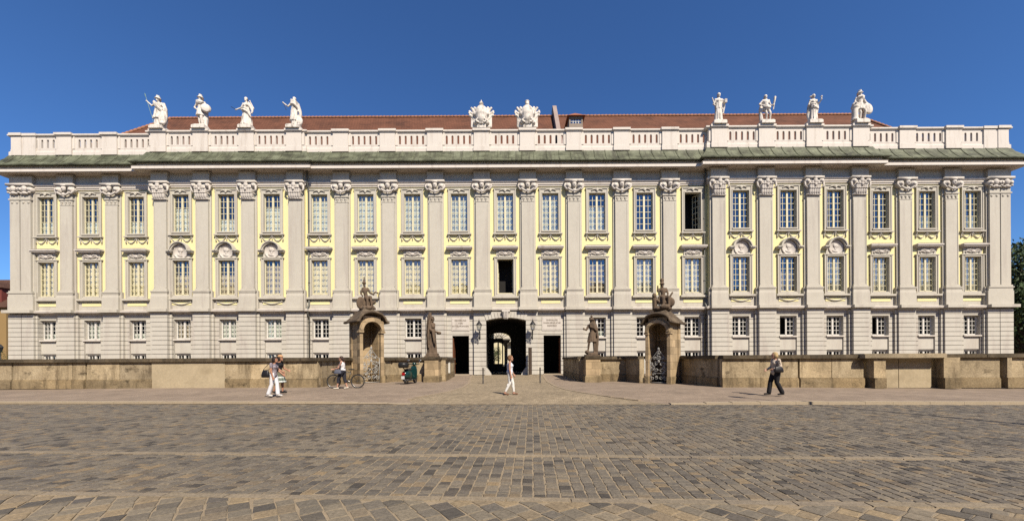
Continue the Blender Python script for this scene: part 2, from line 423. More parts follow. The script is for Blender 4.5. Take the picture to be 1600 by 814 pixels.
def pane_mesh(w, h, x0=None, x1=None):
    mb = MB(); a = -w/2+.04 if x0 is None else x0; b = w/2-.04 if x1 is None else x1
    mb.quad((a,-.016,.04),(b,-.016,.04),(b,-.016,h-.04),(a,-.016,h-.04)); return mb
def curtain_mesh(w, h, z0, z1, x0=-.5, x1=.5, fold=.035):
    mb = MB(); n = 40; f = []; bk = []
    for i in range(n+1):
        x = w*(x0+(x1-x0)*i/n); y = fold*math.sin(i*1.9)+fold*.6*math.sin(i*.83+1)
        f.append((x, .16+y)); bk.append((x, .175+y))
    for (xa,ya),(xb,yb),(xc,yc),(xd,yd) in zip(f[:-1], f[1:], bk[1:], bk[:-1]):
        mb.quad((xa,ya,z0),(xb,yb,z0),(xb,yb,z1),(xa,ya,z1)); mb.quad((xd,yd,z0),(xc,yc,z0),(xc,yc,z1),(xd,yd,z1))
    return mb

def shell_crest(mb, z, k=1.):
    for s in (-1, 1):
        mb.tube([(s*.06*k,-.16,z+.05),(s*.2*k,-.17,z+.14*k),(s*.42*k,-.17,z+.09),(s*.55*k,-.15,z+.02),(s*.47*k,-.17,z-.04)], [.05,.055,.05,.04,.03], 6)
    mb.ell((0,-.16,z+.1), (.15*k,.09,.14*k)); mb.ell((0,-.18,z-.03), (.09*k,.08,.1))

def surround_top(mb):
    w, z0, z1 = TOPW; h = z1 - z0; hw = w/2
    for s in (-1, 1):
        a, b = sorted((s*1.04, s*hw)); mb.box(a, b, -.10, .02, -.30, h+.46)
        a, b = sorted((s*.86, s*(hw-.012))); mb.box(a, b, -.135, REC-.08, -.02, h+.08)
        a, b = sorted((s*1.06, s*.96)); mb.box(a, b, -.15, -.101, -.28, h+.44)
    mb.box(-hw, hw, -.10, .02, h, h+.46); mb.box(-hw+.001, hw-.001, -.155, REC-.08, h-.012, h+.09)
    mb.box(-1.12, 1.12, -.17, -.02, h+.40, h+.50)
    mb.box(-hw, hw, -.10, .02, -.30, -.0)
    mb.box(-1.16, 1.16, -.24, 0, -.36, -.24); mb.box(-.86, .86, -.20, -.02, -.12, -.005); mb.box(-hw+.01, hw-.01, -.09, REC-.075, -.03, .012)
    shell_crest(mb, h+.22)
def festoon(mb, z):
    for s in (-1, 1):
        pts = []
        for i in range(11):
            t = i/10; x = s*(.08+.92*t); pts.append((x, -.06, z-.02-.42*math.sin(PI*t)))
        mb.tube(pts, [.022+.025*math.sin(PI*i/10) for i in range(11)], 6)
        for i in range(2, 9, 2): mb.ell((pts[i][0], -.07, pts[i][2]-.02), .045, None, 6, 5)
        mb.tube([(s*1.02,-.05,z),(s*1.06,-.06,z-.25),(s*1.02,-.05,z-.46)], [.05,.04,.06], 6)
        mb.ell((s*1.02,-.08,z), .09, None, 8, 6)
        mb.tube([(s*.2,-.08,z+.02),(s*.35,-.1,z+.12),(s*.6,-.1,z+.11),(s*.75,-.07,z+.02)], [.03,.05,.04,.03], 6)
    mb.ell((0,-.08,z+.02), (.16,.08,.12), None, 8, 6); mb.tube([(0,-.06,z-.05),(0,-.06,z-.4)], [.05,.03], 6)
def surround_mid(mb):
    w, z0, z1 = MIDW; h = z1 - z0; hw = w/2
    for s in (-1, 1):
        a, b = sorted((s*1.04, s*hw)); mb.box(a, b, -.10, .02, -.25, h+.22)
        a, b = sorted((s*.86, s*(hw-.012))); mb.box(a, b, -.135, REC-.08, -.02, h+.07)
        a, b = sorted((s*1.06, s*.96)); mb.box(a, b, -.15, -.101, -.24, h+.2)
    mb.box(-hw, hw, -.10, .02, h, h+.22); mb.box(-hw+.001, hw-.001, -.155, REC-.08, h-.012, h+.08)
    mb.box(-1.14, 1.14, -.19, -.02, h+.14, h+.225)
    mb.box(-hw, hw, -.10, .02, -.25, 0); mb.box(-1.25, 1.25, -.30, 0, -.44, -.26)
    mb.box(-.88, .88, -.08, .02, h+.225, h+.86)
def ornament(mb, z, seed):
    r = random.Random(seed)
    for s in (-1, 1):
        mb.tube([(s*.1,-.12,z),(s*.3,-.15,z+.16),(s*.55,-.14,z+.12),(s*.72,-.12,z-.05),(s*.6,-.13,z-.16)], [.06,.07,.07,.05,.04], 6)
        mb.tube([(s*.15,-.12,z-.12),(s*.4,-.14,z-.02),(s*.62,-.13,z+.02)], [.04,.06,.04], 6)
        for k in range(4): mb.ell((s*r.uniform(.15,.75),-.12,z+r.uniform(-.2,.2)), (.09,.07,.05), (0,r.uniform(-1,1),0), 7, 5)
    mb.ell((0,-.13,z), (.2,.1,.16), None, 10, 7)
def hood_flat():
    mb = MB(); z = ZF(391) - MIDW[1]
    mb.box(-1.12, 1.12, -.20, 0, z-.06, z+.06); mb.box(-1.20, 1.20, -.40, 0, z+.06, z+.17); mb.box(-1.25, 1.25, -.47, 0, z+.17, z+.30)
    mb.frustum(-1.25, 1.25, -.47, 0, z+.30, z+.40, .25, .3)
    ornament(mb, z-.36, 3); return mb
def hood_arch():
    mb = MB(); zc = 12.0 - MIDW[1]
    for r0, r1, d in ((.73,.84,.36),(.84,.93,.46)):
        n = 20
        for i in range(n):
            a0, a1 = PI*i/n, PI*(i+1)/n
            p = [(r0*math.cos(a0), zc+r0*math.sin(a0)), (r1*math.cos(a0), zc+r1*math.sin(a0)), (r1*math.cos(a1), zc+r1*math.sin(a1)), (r0*math.cos(a1), zc+r0*math.sin(a1))]
            mb.prism(p, -d, 0)
    for s in (-1, 1):
        a, b = sorted((s*.74, s*1.22)); mb.box(a, b, -.46, 0, zc, zc+.12); mb.box(a+.03, b-.03, -.36, 0, zc-.12, zc-.001)
    return mb
def medallion():
    mb = MB(); zc = 12.0 - MIDW[1]; n = 24
    ring = lambda r, y: [(r*math.cos(2*PI*i/n), y, zc+r*math.sin(2*PI*i/n)) for i in range(n)]
    mb.loft([ring(.70,.0), ring(.70,-.14), ring(.66,-.19), ring(.62,-.15), ring(.60,-.12)])
    mb.ell((.04,-.13,zc+.14), (.17,.07,.22)); mb.ell((.2,-.14,zc+.1), (.07,.05,.06)); mb.ell((-.12,-.13,zc+.18), (.15,.08,.2)); mb.ell((-.02,-.12,zc-.14), (.11,.06,.18)); mb.ell((-.06,-.12,zc-.36), (.30,.06,.12), (0,.2,0))
    for s in (-1, 1): mb.tube([(s*.66,-.1,zc-.5),(s*.8,-.12,zc-.62),(s*.62,-.12,zc-.72)], [.06,.07,.04], 6)
    return mb
def apron(pav):
    mb = MB(); z = ZF(471.5) - MIDW[1]
    mb.box(-.93, .93, -.06, .02, z-.17, z+.17)
    return mb
def apron_swag():
    mb = MB(); z = ZF(471.5) - MIDW[1]
    mb.tube([(-.93+1.86*i/12, -.1, z+.12-.22*math.sin(PI*i/12)) for i in range(13)], [.03+.03*math.sin(PI*i/12) for i in range(13)], 6)
    for s in (-1, 1): mb.ell((s*.93,-.1,z+.12), .07, None, 7, 5)
    return mb

PROTO = {}
def part_copy(key, builder, mat, parent, loc, name, smooth=False):
    """first call builds the mesh, later calls share it"""
    if key not in PROTO:
        o = obj(name, builder(), mat, parent, loc, smooth=smooth); PROTO[key] = o; return o
    o = dup(PROTO[key], parent, loc); o.name = name
    if mat is not None and o.data.materials and o.data.materials[0] != mat:
        o.data = o.data.copy(); o.data.materials[0] = mat
    return o
def B(fn, *a):
    def f():
        m = MB(); fn(m, *a); return m
    return f

def window(kind, X, v, state, idx, pav):
    y = -v
    if kind == 'top':
        w, z0, z1 = TOPW; rows, fm = 6, MAT['wood_frame']
    elif kind == 'mid':
        w, z0, z1 = MIDW; rows, fm = 6, MAT['wood_frame']
    elif kind == 'ground':
        w, z0, z1 = GRW; rows, fm = 4, MAT['white_frame']; y += .2
    else:
        w, z0, z1 = BAW; rows, fm = 2, MAT['white_frame']; y += .2
    h = z1 - z0
    if kind in ('ground', 'base'): fr = dict(outer=.09, mull=.17, bar=.04)
    else: fr = {}
    leaves = {'open': (), 'openL': (1,), 'openin': ()}.get(state, (0, 1))
    o = part_copy((kind, 'f', leaves), lambda: frame_mesh(w, h, rows, leaves=leaves, **fr), fm, palace, (X, y+REC, z0), 'window')
    if len(leaves) == 2: part_copy((kind, 'p'), lambda: pane_mesh(w, h), MAT['glass'], o, (0,0,0), 'pane')
    elif leaves == (1,): part_copy((kind, 'pr'), lambda: pane_mesh(w, h, .02, w/2-.05), MAT['glass'], o, (0,0,0), 'pane')
    if state in ('openin', 'openL', 'open'):     # casement(s) swung into the room
        lw = w/2 - .1
        def leaf():
            mb = MB(); mb.box(0, .07, -.03, .03, .08, h-.08); mb.box(lw-.07, lw, -.03, .03, .08, h-.08); mb.box(.07, lw-.07, -.028, .028, .08, .16); mb.box(.07, lw-.07, -.028, .028, h-.16, h-.08)
            mb.box(lw/2-.02, lw/2+.02, -.02, .02, .16, h-.16)
            for j in range(1, rows): zz = .1+(h-.2)*j/rows; mb.box(.07, lw-.07, -.021, .021, zz-.022, zz+.022)
            return mb
        if state == 'openin':
            c = part_copy((kind, 'leaf'), leaf, fm, o, (w/2-.08, .05, 0), 'casement'); c.rotation_euler = (0, 0, rad(180-62))
        elif state == 'open':
            c = part_copy((kind, 'leaf'), leaf, fm, o, (w/2-.06, .05, 0), 'casement'); c.rotation_euler = (0, 0, rad(180-84))
        c = part_copy((kind, 'leaf'), leaf, fm, o, (-w/2+.06, .05, 0), 'casement'); c.rotation_euler = (0, 0, rad(86))
    cur = {'blind': ('blind', 0, 1), 'sheer': ('sheer', 0, 1), 'white': ('white_sheer', 0, 1), 'halfsheer': ('sheer', 0, .66), 'halfblind': ('blind', 0, .5), 'halfbrown': ('brown_curtain', 0, .62),
           'brown': ('brown_curtain', 0, .86), 'lowsheer': ('sheer', 0, .35), 'side': ('brown_curtain', 0, 1)}.get(state)
    if cur:
        x0, x1 = (-.5, .5)
        if state == 'side': x0, x1 = .08, .5
        part_copy((kind, 'c', state), lambda: curtain_mesh(w, h, h*cur[1]+.03, h*cur[2]-.03, x0, x1), MAT[cur[0]], o, (0, .0, 0), 'curtain')
    F = -REC
    if kind == 'top':
        part_copy('sur_top', B(surround_top), MAT['stucco'], o, (0, F, 0), 'window_surround')
        part_copy('fest', B(festoon, -.46), MAT['stucco'], o, (0, F, 0), 'festoon', smooth=True)
    elif kind == 'mid':
        part_copy('sur_mid', B(surround_mid), MAT['stucco'], o, (0, F, 0), 'window_surround')
        if pav:
            part_copy('hood_a', hood_arch, MAT['stucco'], o, (0, F, 0), 'arched_hood')
            part_copy('medal', medallion, MAT['trim'], o, (0, F, 0), 'medallion', smooth=True)
            part_copy('swag', apron_swag, MAT['stucco'], o, (0, F, 0), 'swag', smooth=True)
        else: part_copy('hood_f', hood_flat, MAT['trim'], o, (0, F, 0), 'window_hood')
        part_copy('apron', lambda: apron(pav), MAT['yellow'], o, (0, F, 0), 'apron_panel')
    elif kind == 'ground':
        def sill():
            mb = MB(); mb.box(-.86, .86, -.30, 0, -.14, -.002); return mb
        part_copy('gsill', sill, MAT['trim'], o, (0, F, 0), 'sill')
        def pan():
            mb = MB(); za, zb = ZF(551)-GRW[1]+.12, ZF(530)-GRW[1]; mb.frustum(-.79, .79, -.1, .02, za, zb, 0, 0); return mb
        part_copy('gpan', pan, MAT['rustic'], o, (0, F, 0), 'spandrel_panel')
    return o

# state of each axis: top, first, ground
TOPS = ['lowsheer']*3 + ['halfsheer','lowsheer','halfsheer'] + ['sheer','sheer','sheer','sheer','sheer','sheer','halfsheer','none','openin','none','none','none','none','lowsheer','lowsheer']
MIDS = ['blind','blind','blind','halfbrown','halfbrown','brown','blind','blind','blind','blind','open','blind','brown','white','white','side','halfbrown','white','white','white','white']
GRS = ['lowsheer','sheer','lowsheer','brown','sheer','sheer','none','none','none',None,None,None,'lowsheer','none','none','none','openL','none','openL','none','none']

UP = MB(); LOW = MB(); DADO = MB(); BACK = MB()
PIL = []      # (X, v, kind, section)
ARCH_C, ARCH_H = XF(791), XF(822)-XF(791)
DOORS = [(XF(707), XF(733)), (XF(849.5), XF(876.5))]
ai = 0
for s in SECS:
    v, y, x0, x1 = s['v'], -s['v'], s['x0'], s['x1']
    AX = [XF(p, v) for p in s['ax']]; s['AX'] = AX
    hu, hl = [], []
    for X in AX:
        i = ai; ai += 1; pav = s['kind'] == 'pav'
        hu += [(X-TOPW[0]/2, X+TOPW[0]/2, TOPW[1], TOPW[2]), (X-MIDW[0]/2, X+MIDW[0]/2, MIDW[1], MIDW[2])]
        window('top', X, v, TOPS[i], i, pav); window('mid', X, v, MIDS[i], i, pav)
        if GRS[i] is not None:
            hl.append((X-.81, X+.81, .35, GRW[2]+.04))
            RECW = MB(); wall_grid(RECW, X-.81, X+.81, .35, GRW[2]+.04, y+.2, [(X-GRW[0]/2, X+GRW[0]/2, GRW[1], GRW[2]), (X-BAW[0]/2, X+BAW[0]/2, BAW[1], BAW[2])], .25); obj('window_recess', RECW, MAT['rustic'], palace)
            window('ground', X, v, GRS[i], i, pav); window('base', X, v, 'none', i, pav)
    if s['kind'] == 'mid':
        for a, b in DOORS: hl.append((a, b, -.2, ZF(524)))
        hl.append((ARCH_C-ARCH_H, ARCH_C+ARCH_H, -.2, ZF(496.5)))
    wall_grid(UP, x0, x1, ZF(464), ZARC+.3, y, hu)
    wall_grid(DADO, x0, x1, ZS1-.1, ZF(464), y-.03, [], 0); DADO.quad((x0,y-.03,ZF(464)),(x1,y-.03,ZF(464)),(x1,y,ZF(464)),(x0,y,ZF(464)))
    wall_grid(LOW, x0, x1, 0, ZS0+.1, y, hl, .22, courses=.05)
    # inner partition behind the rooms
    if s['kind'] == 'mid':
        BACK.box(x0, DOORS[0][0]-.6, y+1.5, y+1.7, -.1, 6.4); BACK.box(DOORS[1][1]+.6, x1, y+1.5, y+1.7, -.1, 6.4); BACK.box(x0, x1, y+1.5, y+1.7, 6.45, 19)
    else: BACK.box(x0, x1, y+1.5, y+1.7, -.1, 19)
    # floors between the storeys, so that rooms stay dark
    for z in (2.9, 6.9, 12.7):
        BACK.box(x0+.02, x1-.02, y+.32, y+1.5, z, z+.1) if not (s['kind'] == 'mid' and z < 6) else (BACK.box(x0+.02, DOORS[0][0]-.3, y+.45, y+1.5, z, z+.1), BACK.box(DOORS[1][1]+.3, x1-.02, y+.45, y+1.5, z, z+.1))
    mids = [(a+b)/2 for a, b in zip(AX[:-1], AX[1:])]
    for m in mids: PIL.append((m, v, s['kind']))
    if s['kind'] == 'pav': PIL += [(x0+.78, v, 'pav'), (x1-.78, v, 'pav')]
# returns between sections and the end walls
for xa, va, vb in ((-34.4,VWL,VPL),(-19.9,0,VPL),(18.95,0,VPR),(33.9,0,VPR)):
    for mb, za, zb in ((LOW,0,ZS0+.1),(DADO,ZS1-.1,ZF(464)),(UP,ZF(464),ZARC+.3)): mb.quad((xa,-va,za),(xa,-vb,za),(xa,-vb,zb),(xa,-va,zb))
for xa, va in ((-48.2,VWL),(47.6,0)):
    LOW.quad((xa,-va,0),(xa,18,0),(xa,18,ZS0+.1),(xa,-va,ZS0+.1)); DADO.quad((xa,-va,ZS0),(xa,18,ZS0),(xa,18,ZARC+.3),(xa,-va,ZARC+.3))
BACKW = MB(); BACKW.quad((-48.2,18,0),(ARCH_C-2.4,18,0),(ARCH_C-2.4,18,20),(-48.2,18,20)); BACKW.quad((ARCH_C+2.4,18,0),(47.6,18,0),(47.6,18,20),(ARCH_C+2.4,18,20)); BACKW.quad((ARCH_C-2.4,18,6.2),(ARCH_C+2.4,18,6.2),(ARCH_C+2.4,18,20),(ARCH_C-2.4,18,20))
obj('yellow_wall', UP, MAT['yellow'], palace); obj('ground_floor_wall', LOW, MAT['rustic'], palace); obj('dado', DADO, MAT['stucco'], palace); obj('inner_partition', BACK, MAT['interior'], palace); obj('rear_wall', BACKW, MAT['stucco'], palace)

# ---- pilasters with base, capital, pedestal and rusticated pier
def capital_ionic():
    mb = MB()
    mb.box(-.98, .98, -.62, .0, .90, 1.10); mb.box(-.86, .86, -.52, 0, .80, .905)
    for s in (-1, 1):
        for r, d in ((.34,.50),(.24,.58),(.13,.66)):
            n = 18
            mb.loft([[(s*.66+r*math.cos(2*PI*i/n), yy, .52+r*math.sin(2*PI*i/n)) for i in range(n)] for yy in (0,-d)])
        mb.tube([(s*.9,-.45,.75),(s*1.0,-.45,.5),(s*.8,-.5,.2),(s*.45,-.5,.12)], [.08,.11,.1,.06], 7)
        for k in range(5):
            t = k/4; mb.ell((s*(.62-.5*t), -.56, .22-.22*math.sin(t*1.5)), (.12,.11,.09), (0,.5*s,0), 8, 6)
    mb.ell((0,-.55,.62), (.24,.18,.30)); mb.ell((0,-.66,.6), (.1,.12,.12)); mb.ell((0,-.6,.9), (.28,.16,.12))
    mb.ell((0,-.56,.05), (.17,.14,.17)); mb.ell((0,-.54,-.12), (.1,.1,.12))
    return mb.xform(Matrix.Diagonal((.92,.88,1,1)))
def capital_corinthian():
    mb = MB(); r = random.Random(4)
    mb.box(-.98, .98, -.66, 0, 1.50, 1.68); mb.frustum(-.62, .62, -.45, 0, 0, 1.5, -.12, -.05); mb.box(-.72, .72, -.52, 0, -.05, .08)
    for row, (z, n, w, h) in enumerate(((.30,5,.17,.34),(.72,6,.16,.32))):
        for k in range(n):
            x = -.6 + 1.2*(k+.5)/n
            mb.ell((x,-.5-.06*row,z), (w,.16,h), (rad(14),0,r.uniform(-.3,.3)), 9, 7); mb.ell((x,-.64-.06*row,z+h*.75), (w*.8,.12,.09), None, 8, 6)
    for s in (-1, 1):
        for rr, d in ((.25,.60),(.15,.72)):
            n = 16; mb.loft([[(s*.74+rr*math.cos(2*PI*i/n), yy, 1.24+rr*math.sin(2*PI*i/n)) for i in range(n)] for yy in (-.1,-d)])
        mb.tube([(s*.95,-.5,1.2),(s*.98,-.52,.85),(s*.75,-.55,.6)], [.1,.1,.06], 7)
        mb.ell((s*.3,-.68,1.1), (.14,.12,.14)); 
    mb.ell((0,-.66,1.25), (.22,.16,.26)); mb.ell((0,-.74,.85), (.13,.12,.15)); mb.ell((0,-.68,1.52), (.2,.14,.16))
    return mb.xform(Matrix.Diagonal((.90,.84,1,1)))
ZP0, ZP1 = ZS1, ZF(453)
def pilaster_mesh(pav, hw=.60, bw=.76):
    mb = MB(); zt = ZF(302) if not pav else ZF(312)
    mb.box(-bw, bw, -.13, 0, ZP1, ZARC+.02); mb.box(-hw, hw, -.28, 0, ZP1, ZARC+.5)
    mb.box(-hw-.08, hw+.08, -.37, 0, ZP1, ZP1+.14); mb.box(-hw-.04, hw+.04, -.33, 0, ZP1+.14, ZP1+.24)
    if not pav:
        z = ZF(317); mb.box(-hw-.06, hw+.06, -.36, 0, ZF(309), ZF(307)); mb.box(-hw-.03, hw+.03, -.31, 0, z, z+.06)
        for k in (-.38,0,.38): mb.ell((k,-.29,z+.30), (.13,.08,.11)); mb.ell((k,-.3,z+.12), (.05,.06,.09))
        # sunken panel lines of the shaft
    for sx in (-1, 1):                                   # raised fillet down each edge of the shaft
        a, b = sorted((sx*hw, sx*(hw-.09))); mb.box(a+.002, b-.002, -.305, -.2, ZP1+.3, zt-(.5 if pav else 1.1))
    return mb
def pedestal_mesh(hw=.76, bw=.92):
    mb = MB()
    mb.box(-bw-.0, bw+.0, -.26, 0, ZP0, ZP1); mb.box(-hw-.04, hw+.04, -.47, 0, ZP0, ZP1-.55)
    mb.frustum(-hw-.04, hw+.04, -.47, 0, ZP1-.55, ZP1-.22, .06, .05); mb.box(-hw-.03, hw+.03, -.46, 0, ZP1-.22, ZP1-.1); mb.box(-hw-.07, hw+.07, -.50, 0, ZP1-.1, ZP1+.0)
    mb.box(-hw-.18, hw+.18, -.76, 0, ZS0+.04, ZS1+.01); mb.box(-hw-.06, hw+.06, -.54, 0, ZS0-.1, ZS0+.04)
    return mb
def pier_mesh(pav, hw=.80, bw=1.0):
    d = .48 if pav else .36
    mb = MB(); rustic_box(mb, -bw, bw, -.20, 0, 0, ZS0-.02, .05); rustic_box(mb, -hw, hw, -d, -.16, 0, ZS0-.05, .05); mb.box(-hw-.08, hw+.08, -d-.1, 0, 0, .62)
    return mb
def ressaut(hw=.78):
    mb = MB(); mb.box(-hw, hw, -.42, 0, ZARC+.52, ZF(284)); mb.box(-hw, hw, -.40, 0, ZF(284), ZF(270,.3)); mb.box(-hw-.06, hw+.06, -.46, 0, ZF(270,.3), ZF(268,.3)); return mb
for X, v, kind in sorted(PIL):
    pav = kind == 'pav'
    o = part_copy(('pil', pav), lambda: pilaster_mesh(pav), MAT['stucco'], palace, (X, -v, 0), 'pilaster')
    part_copy(('cap', pav), capital_corinthian if pav else capital_ionic, MAT['trim'], o, (0, 0, ZF(312) if pav else ZF(302)), 'capital', smooth=True)
    part_copy('ped', pedestal_mesh, MAT['stucco'], o, (0,0,0), 'pedestal')
    part_copy('res', ressaut, MAT['stucco'], o, (0,0,0), 'entablature_block')
    if abs(X-XF(754.75)) < .4 or abs(X-XF(825.75)) < .4: continue      # the arch block takes their place
    part_copy(('pier', pav), lambda: pier_mesh(pav), MAT['rustic'], palace, (X, -v, 0), 'ground_floor_pier')
# doubled corner pilasters, wrapped round the ends
for xc, v, sgn in ((-48.2, VWL, 1), (47.6, 0, -1)):
    y = -v; e = xc - sgn*.3
    def span(a, b): return sorted((e + sgn*a, e + sgn*b))
    mb = MB(); a, b = span(.06, 2.14); mb.box(a, b, y-.20, y+1.2, ZP1, ZARC+.02)
    for p, q in ((0, .94), (1.04, 2.0)): a, b = span(p, q); mb.box(a, b, y-.38, y+1.0, ZP1, ZARC+.5)
    a, b = span(-.08, 2.08); mb.box(a, b, y-.46, y+1.1, ZP1, ZP1+.16); mb.box(a, b, y-.44, y+1.1, ZF(309), ZF(307))
    for k in (.25,.73,1.33,1.83): mb.ell((e+sgn*k, y-.39, ZF(312.5)), (.12,.07,.12))
    o = obj('corner_pilaster', mb, MAT['stucco'], palace)
    mb = MB(); a, b = span(-.16, 2.2); mb.box(a, b, y-.62, y+1.1, ZF(302)+.9, ZF(302)+1.1)
    for k in (.1, .98, 1.2, 2.0):
        n = 16
        for r, d in ((.26,.5),(.15,.6)): mb.loft([[(e+sgn*k+r*math.cos(2*PI*i/n), yy, ZF(302)+.56+r*math.sin(2*PI*i/n)) for i in range(n)] for yy in (y, y-d)])
    for k in (.54, 1.6): mb.ell((e+sgn*k, y-.5, ZF(302)+.6), (.26,.2,.3)); mb.ell((e+sgn*k, y-.5, ZF(302)+.2), (.2,.16,.16))
    for k in range(9): mb.ell((e+sgn*(.05+.25*k), y-.5, ZF(302)+.26-.1*(k % 2)), (.14,.12,.1), None, 8, 6)
    mb.ell((e-sgn*.12, y+.3, ZF(302)+.5), (.22,.5,.3))
    obj('capital', mb, MAT['trim'], o, smooth=True)
    mb = MB(); a, b = span(-.12, 2.36); mb.box(a, b, y-.28, y+1.2, ZP0, ZP1); a, b = span(-.16, 2.3); mb.box(a, b, y-.47, y+1.15, ZP0, ZP1-.4)
    a, b = span(-.10, 2.24); mb.box(a, b, y-.46, y+1.1, ZP1-.4, ZP1-.1); a, b = span(-.15, 2.27); mb.box(a, b, y-.52, y+1.13, ZP1-.1, ZP1)
    a, b = span(-.38, 2.36); mb.box(a, b, y-.78, y+1.2, ZS0+.04, ZS1+.01)
    obj('pedestal', mb, MAT['stucco'], o)
    mb = MB(); a, b = span(0, 2.2); mb.box(a, b, y-.42, y+1, ZARC+.52, ZF(270,.3)); obj('entablature_block', mb, MAT['stucco'], o)
    mb = MB(); a, b = span(-.18, 2.4); rustic_box(mb, a, b, y-.20, y+1.3, 0, ZS0-.02, .05)
    a, b = span(-.22, 1.04); rustic_box(mb, a, b, y-.38, y-.1, 0, ZS0-.05, .05); a, b = span(1.10, 2.24); rustic_box(mb, a, b, y-.38, y-.1, 0, ZS0-.05, .05)
    obj('ground_floor_pier', mb, MAT['rustic'], palace)

# ---- horizontal mouldings swept round the whole front
def swept(name, prof, mat, smooth=False):
    mb = MB(); sweep(mb, PATH, prof); return obj(name, mb, mat, palace, smooth=smooth)
swept('string_course', [(-.1,ZS0-.12),(.10,ZS0-.12),(.14,ZS0),(.44,ZS0+.05),(.47,ZS1-.10),(.2,ZS1),(-.1,ZS1)], MAT['trim'])
swept('architrave', [(-.1,ZARC),(.10,ZARC),(.10,ZARC+.14),(.17,ZARC+.15),(.17,ZARC+.32),(.24,ZARC+.34),(.28,ZARC+.44),(.28,ZARC+.5),(-.1,ZARC+.52)], MAT['cream'])
swept('frieze', [(-.1,ZARC+.5),(.13,ZARC+.5),(.13,ZF(268)),(-.1,ZF(268))], MAT['stucco'])
def Y_(y, v): return (v, ZF(y, v))
cz = ZF(250.3,.95)
swept('cornice', [(-.3,ZF(269,.1)),(.14,ZF(269,.1)),Y_(266.6,.2),Y_(265.5,.36),Y_(264.4,.40),(.95,ZF(263.8,.95)),(.95,ZF(262.4,.95)),(1.10,ZF(262.2,1.1)),(1.13,ZF(261.4,1.13)),(1.12,ZF(257,1.16)),(1.17,ZF(256.2,1.18)),(.86,ZF(255.8,1.0)),(.86,cz),(-.3,cz)], MAT['cream'])
copf = swept('copper_flashing', [(-.3,cz+.004),(1.30,ZF(250.6,1.30)),(1.32,ZF(249.4,1.30)),(1.0,ZF(246.6,1.0)),(.56,ZF(240.5,.56)),(.40,ZF(236,.40)),(-.3,ZF(235.4,.4))], MAT['copper'])
# standing seams of the copper
for s in SECS:
    x = s['x0'] + .3
    while x < s['x1'] - .2:
        y = -s['v']; q = R.uniform(-.05,.05)
        pts = [(x+q, y-1.30, ZF(249.4,1.30)+.02), (x+q, y-1.0, ZF(246.6,1.0)+.03), (x, y-.56, ZF(240.5,.56)+.03), (x, y-.40, ZF(236,.4)+.03)]
        mb = MB(); mb.tube(pts, .035, 5); obj('copper_seam', mb, MAT['copper'], copf); x += R.uniform(1.0, 1.25)

# ---- parapet
ZB0, ZB1, ZC0, ZC1 = ZF(236,.3), ZF(226,.3), ZF(207.5,.3), ZF(203.2,.3)
VB = .30
swept('parapet_base', [(-.05,ZB0-.1),(VB+.08,ZB0-.1),(VB+.08,ZB0+.28),(VB+.05,ZB0+.34),(VB,ZB0+.36),(VB,ZB1-.04),(-.05,ZB1-.04)], MAT['cream'])
swept('parapet_coping', [(-.12,ZC0),(VB+.03,ZC0),(VB+.10,ZC0+.07),(VB+.15,ZC0+.10),(VB+.15,ZC1-.04),(VB+.10,ZC1),(-.12,ZC1)], MAT['cream'])
def parapet_pier():
    mb = MB(); hw = .72
    mb.box(-hw-.22, hw+.22, -VB-.05, .05, ZB1-.04, ZC0); mb.box(-hw, hw, -VB-.16, .08, ZB0-.06, ZC0)
    mb.box(-hw-.06, hw+.06, -VB-.22, .1, ZB0-.08, ZB0+.36)
    mb.box(-hw-.05, hw+.05, -VB-.23, .1, ZC0, ZC0+.08); mb.box(-hw-.12, hw+.12, -VB-.30, .14, ZC0+.08, ZC1+.03)
    return mb
def panel(x0, x1, y, n):
    mb = MB(); L = x1-x0; holes = []
    for k in range(n):
        c = x0 + L/2 + (k-(n-1)/2)*.555; holes.append((c-.10, c+.10, ZF(225,.3), ZF(211.5,.3)))
    for yy in (y, y+.16): wall_grid(mb, x0, x1, ZB1-.05, ZC0+.01, yy, holes, .16 if yy == y else 0)
    # round heads over the slots
    for h in holes:
        c = (h[0]+h[1])/2; z = h[3]
        for sg in (-1, 1):
            p = [(c+sg*.101, z+.002)] + [(c+sg*.10*math.cos(a), z-.105+.10*math.sin(a)) for a in (0, PI/6, PI/3, PI/2)]
            mb.prism(p if sg > 0 else p[::-1], y+.002, y+.158)
    return obj('parapet_panel', mb, MAT['cream'], palace)
for si, s in enumerate(SECS):
    v = s['v']; y = -v - VB
    P = sorted(X for X, vv, k in PIL if vv == v and s['x0'] < X < s['x1'])
    for X in P: part_copy('ppier', parapet_pier, MAT['cream'], palace, (X, -v, 0), 'parapet_pier')
    ends = list(P); lo, hi = s['x0'], s['x1']
    if si == 0: lo = -46.4
    if si == 4: hi = 45.4
    edges = [lo] + [q for X in P for q in (X-.72, X+.72)] + [hi]
    for a, b in zip(edges[::2], edges[1::2]):
        if b - a < .3: continue
        n = min(5, int((b-a-.2)/.555)); panel(a, b, y, n)
